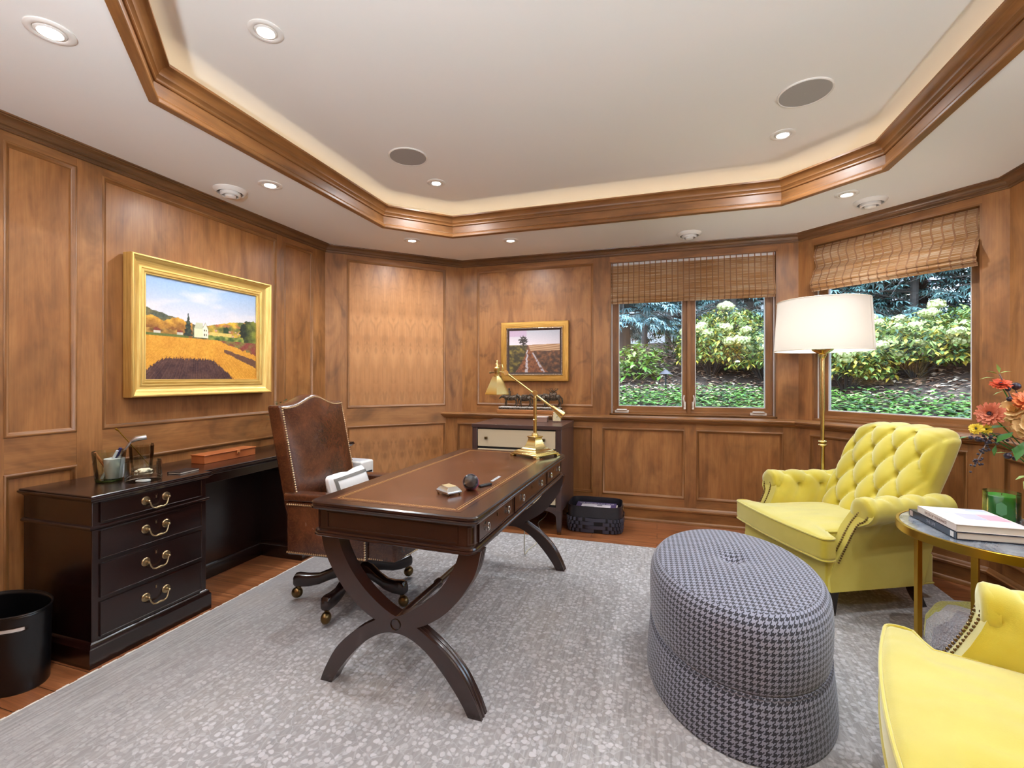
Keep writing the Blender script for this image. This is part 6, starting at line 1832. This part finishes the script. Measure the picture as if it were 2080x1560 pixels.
for x, y, h, w, z0, n_, lb in (
    (1.75, 10.3, 3.0, 1.3, .2, 950, 'dark conifer behind the hydrangeas at the right of the two-sash window'),
    (2.95, 9.3, 3.2, 1.5, .10, 1500, 'dark blue-green conifer just right of the lamp shade in the single-pane window'),
    (4.10, 9.2, 3.2, 1.55, .10, 1500, 'dark blue-green conifer in the middle of the single-pane window'),
    (5.20, 8.3, 3.2, 1.55, .10, 1500, 'dark blue-green conifer at the right side of the single-pane window'),
    (6.2, 7.2, 3.6, 1.5, .3, 700, 'dark conifer outside the right wall of the room, mostly beyond the window'),
    (-.9, 11.8, 3.4, 1.6, .6, 800, 'dark conifer far behind the blue spruce in the left-hand sash'),
    (2.6, 12.2, 3.4, 1.7, .4, 800, 'dark conifer at the very back between the two windows'),
    (.45, 11.3, 3.2, 1.4, .6, 900, 'thin dark conifer behind the mullion of the two-sash window')):
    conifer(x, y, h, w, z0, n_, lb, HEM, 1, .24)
def bare_tree(x, y, h, label):
    t = thing('bare_tree', label, 'tree', (x, y, gz(x, y) - .05), 0, 'slim bare trunks behind the shrubs')
    q = MB(); q.tube([(0, 0, 0), (.03, .02, h * .5), (.0, .05, h)], [.06, .05, .02], 8); q.build('trunk', BARK, t)
    q = MB()
    for k in range(46):
        z = h * RND.uniform(.1, .95); a = RND.random() * 6.28; L = RND.uniform(.5, 1.3); p = Vector((0, .02, z)); d = Vector((math.cos(a), math.sin(a), RND.uniform(-.45, .3)))
        q.tube([tuple(p), tuple(p + d * L * .5), tuple(p + d * L + Vector((0, 0, -.12)))], [.012, .007, .002], 4)
        for j in range(3):
            e = p + d * L * RND.uniform(.3, .9); dd = Vector((RND.uniform(-1, 1), RND.uniform(-1, 1), RND.uniform(-.5, .3))); q.tube([tuple(e), tuple(e + dd * .4)], [.005, .001], 3)
    q.build('branch', BARK, t)
for x, y, h, lb in ((1.12, 9.2, 4.2, 'bare dark trunk at the left of the right-hand sash, behind the hydrangea'), (1.36, 9.6, 4.0, 'second bare dark trunk from the left in the right-hand sash'), (.2, 9.4, 3.6, 'bare twiggy tree behind the path light in the left-hand sash'), (-.25, 9.9, 3.8, 'bare twiggy tree behind the blue spruce'), (.62, 9.7, 3.4, 'bare twiggy tree just right of the left-hand sash frame'), (3.7, 8.5, 2.6, 'bare trunk among the dark conifers in the single-pane window'), (4.35, 8.1, 2.6, 'bare trunk at the right of the dark conifers in the single-pane window')):
    bare_tree(x, y, h, lb)

pl_ = thing('path_light', 'small conical garden path light on a post in the leaf litter', 'garden light', (.112, 6.62, gz(.112, 6.62) - .02))
q = MB(); q.cyl((0, 0, 0), (0, 0, .30), .012, 10); q.build('post', M['blackm'], pl_)
q = MB(); q.lathe([(.085, .285), (.088, .288), (.045, .325), (.012, .350), (.001, .352)], 24); q.build('cap', plain('weathered_copper', (96, 88, 92), .5, .5), pl_)

# neighbour's house far behind
nh = thing('neighbour_house', 'pale grey shingled roof of a house glimpsed behind the trees', 'house', (2.2, 19.0, 2.0), math.radians(8))
q = MB(); q.box(-5, 5, -3, 3, 0, 2.2); q.build('wall', plain('house_siding', (170, 164, 160), .8), nh)
n = NT('roof_shingles'); br = n.n('ShaderNodeTexBrick', {'Vector': n.uv(1, 1), 'Color1': srgb(176, 170, 182), 'Color2': srgb(150, 144, 158), 'Mortar': srgb(110, 104, 116), 'Scale': 3.0, 'Mortar Size': .02})
n.P(color=br.outputs['Color'], rough=.9)
q = MB(); q.prism([(-3.4, 2.1), (0, 4.9), (3.4, 2.1), (3.4, 1.95), (0, 4.7), (-3.4, 1.95)], -5.3, 5.3, 0, R(PI / 2, 'Z') @ R(PI / 2, 'X')); q.build('roof', n.m, nh)
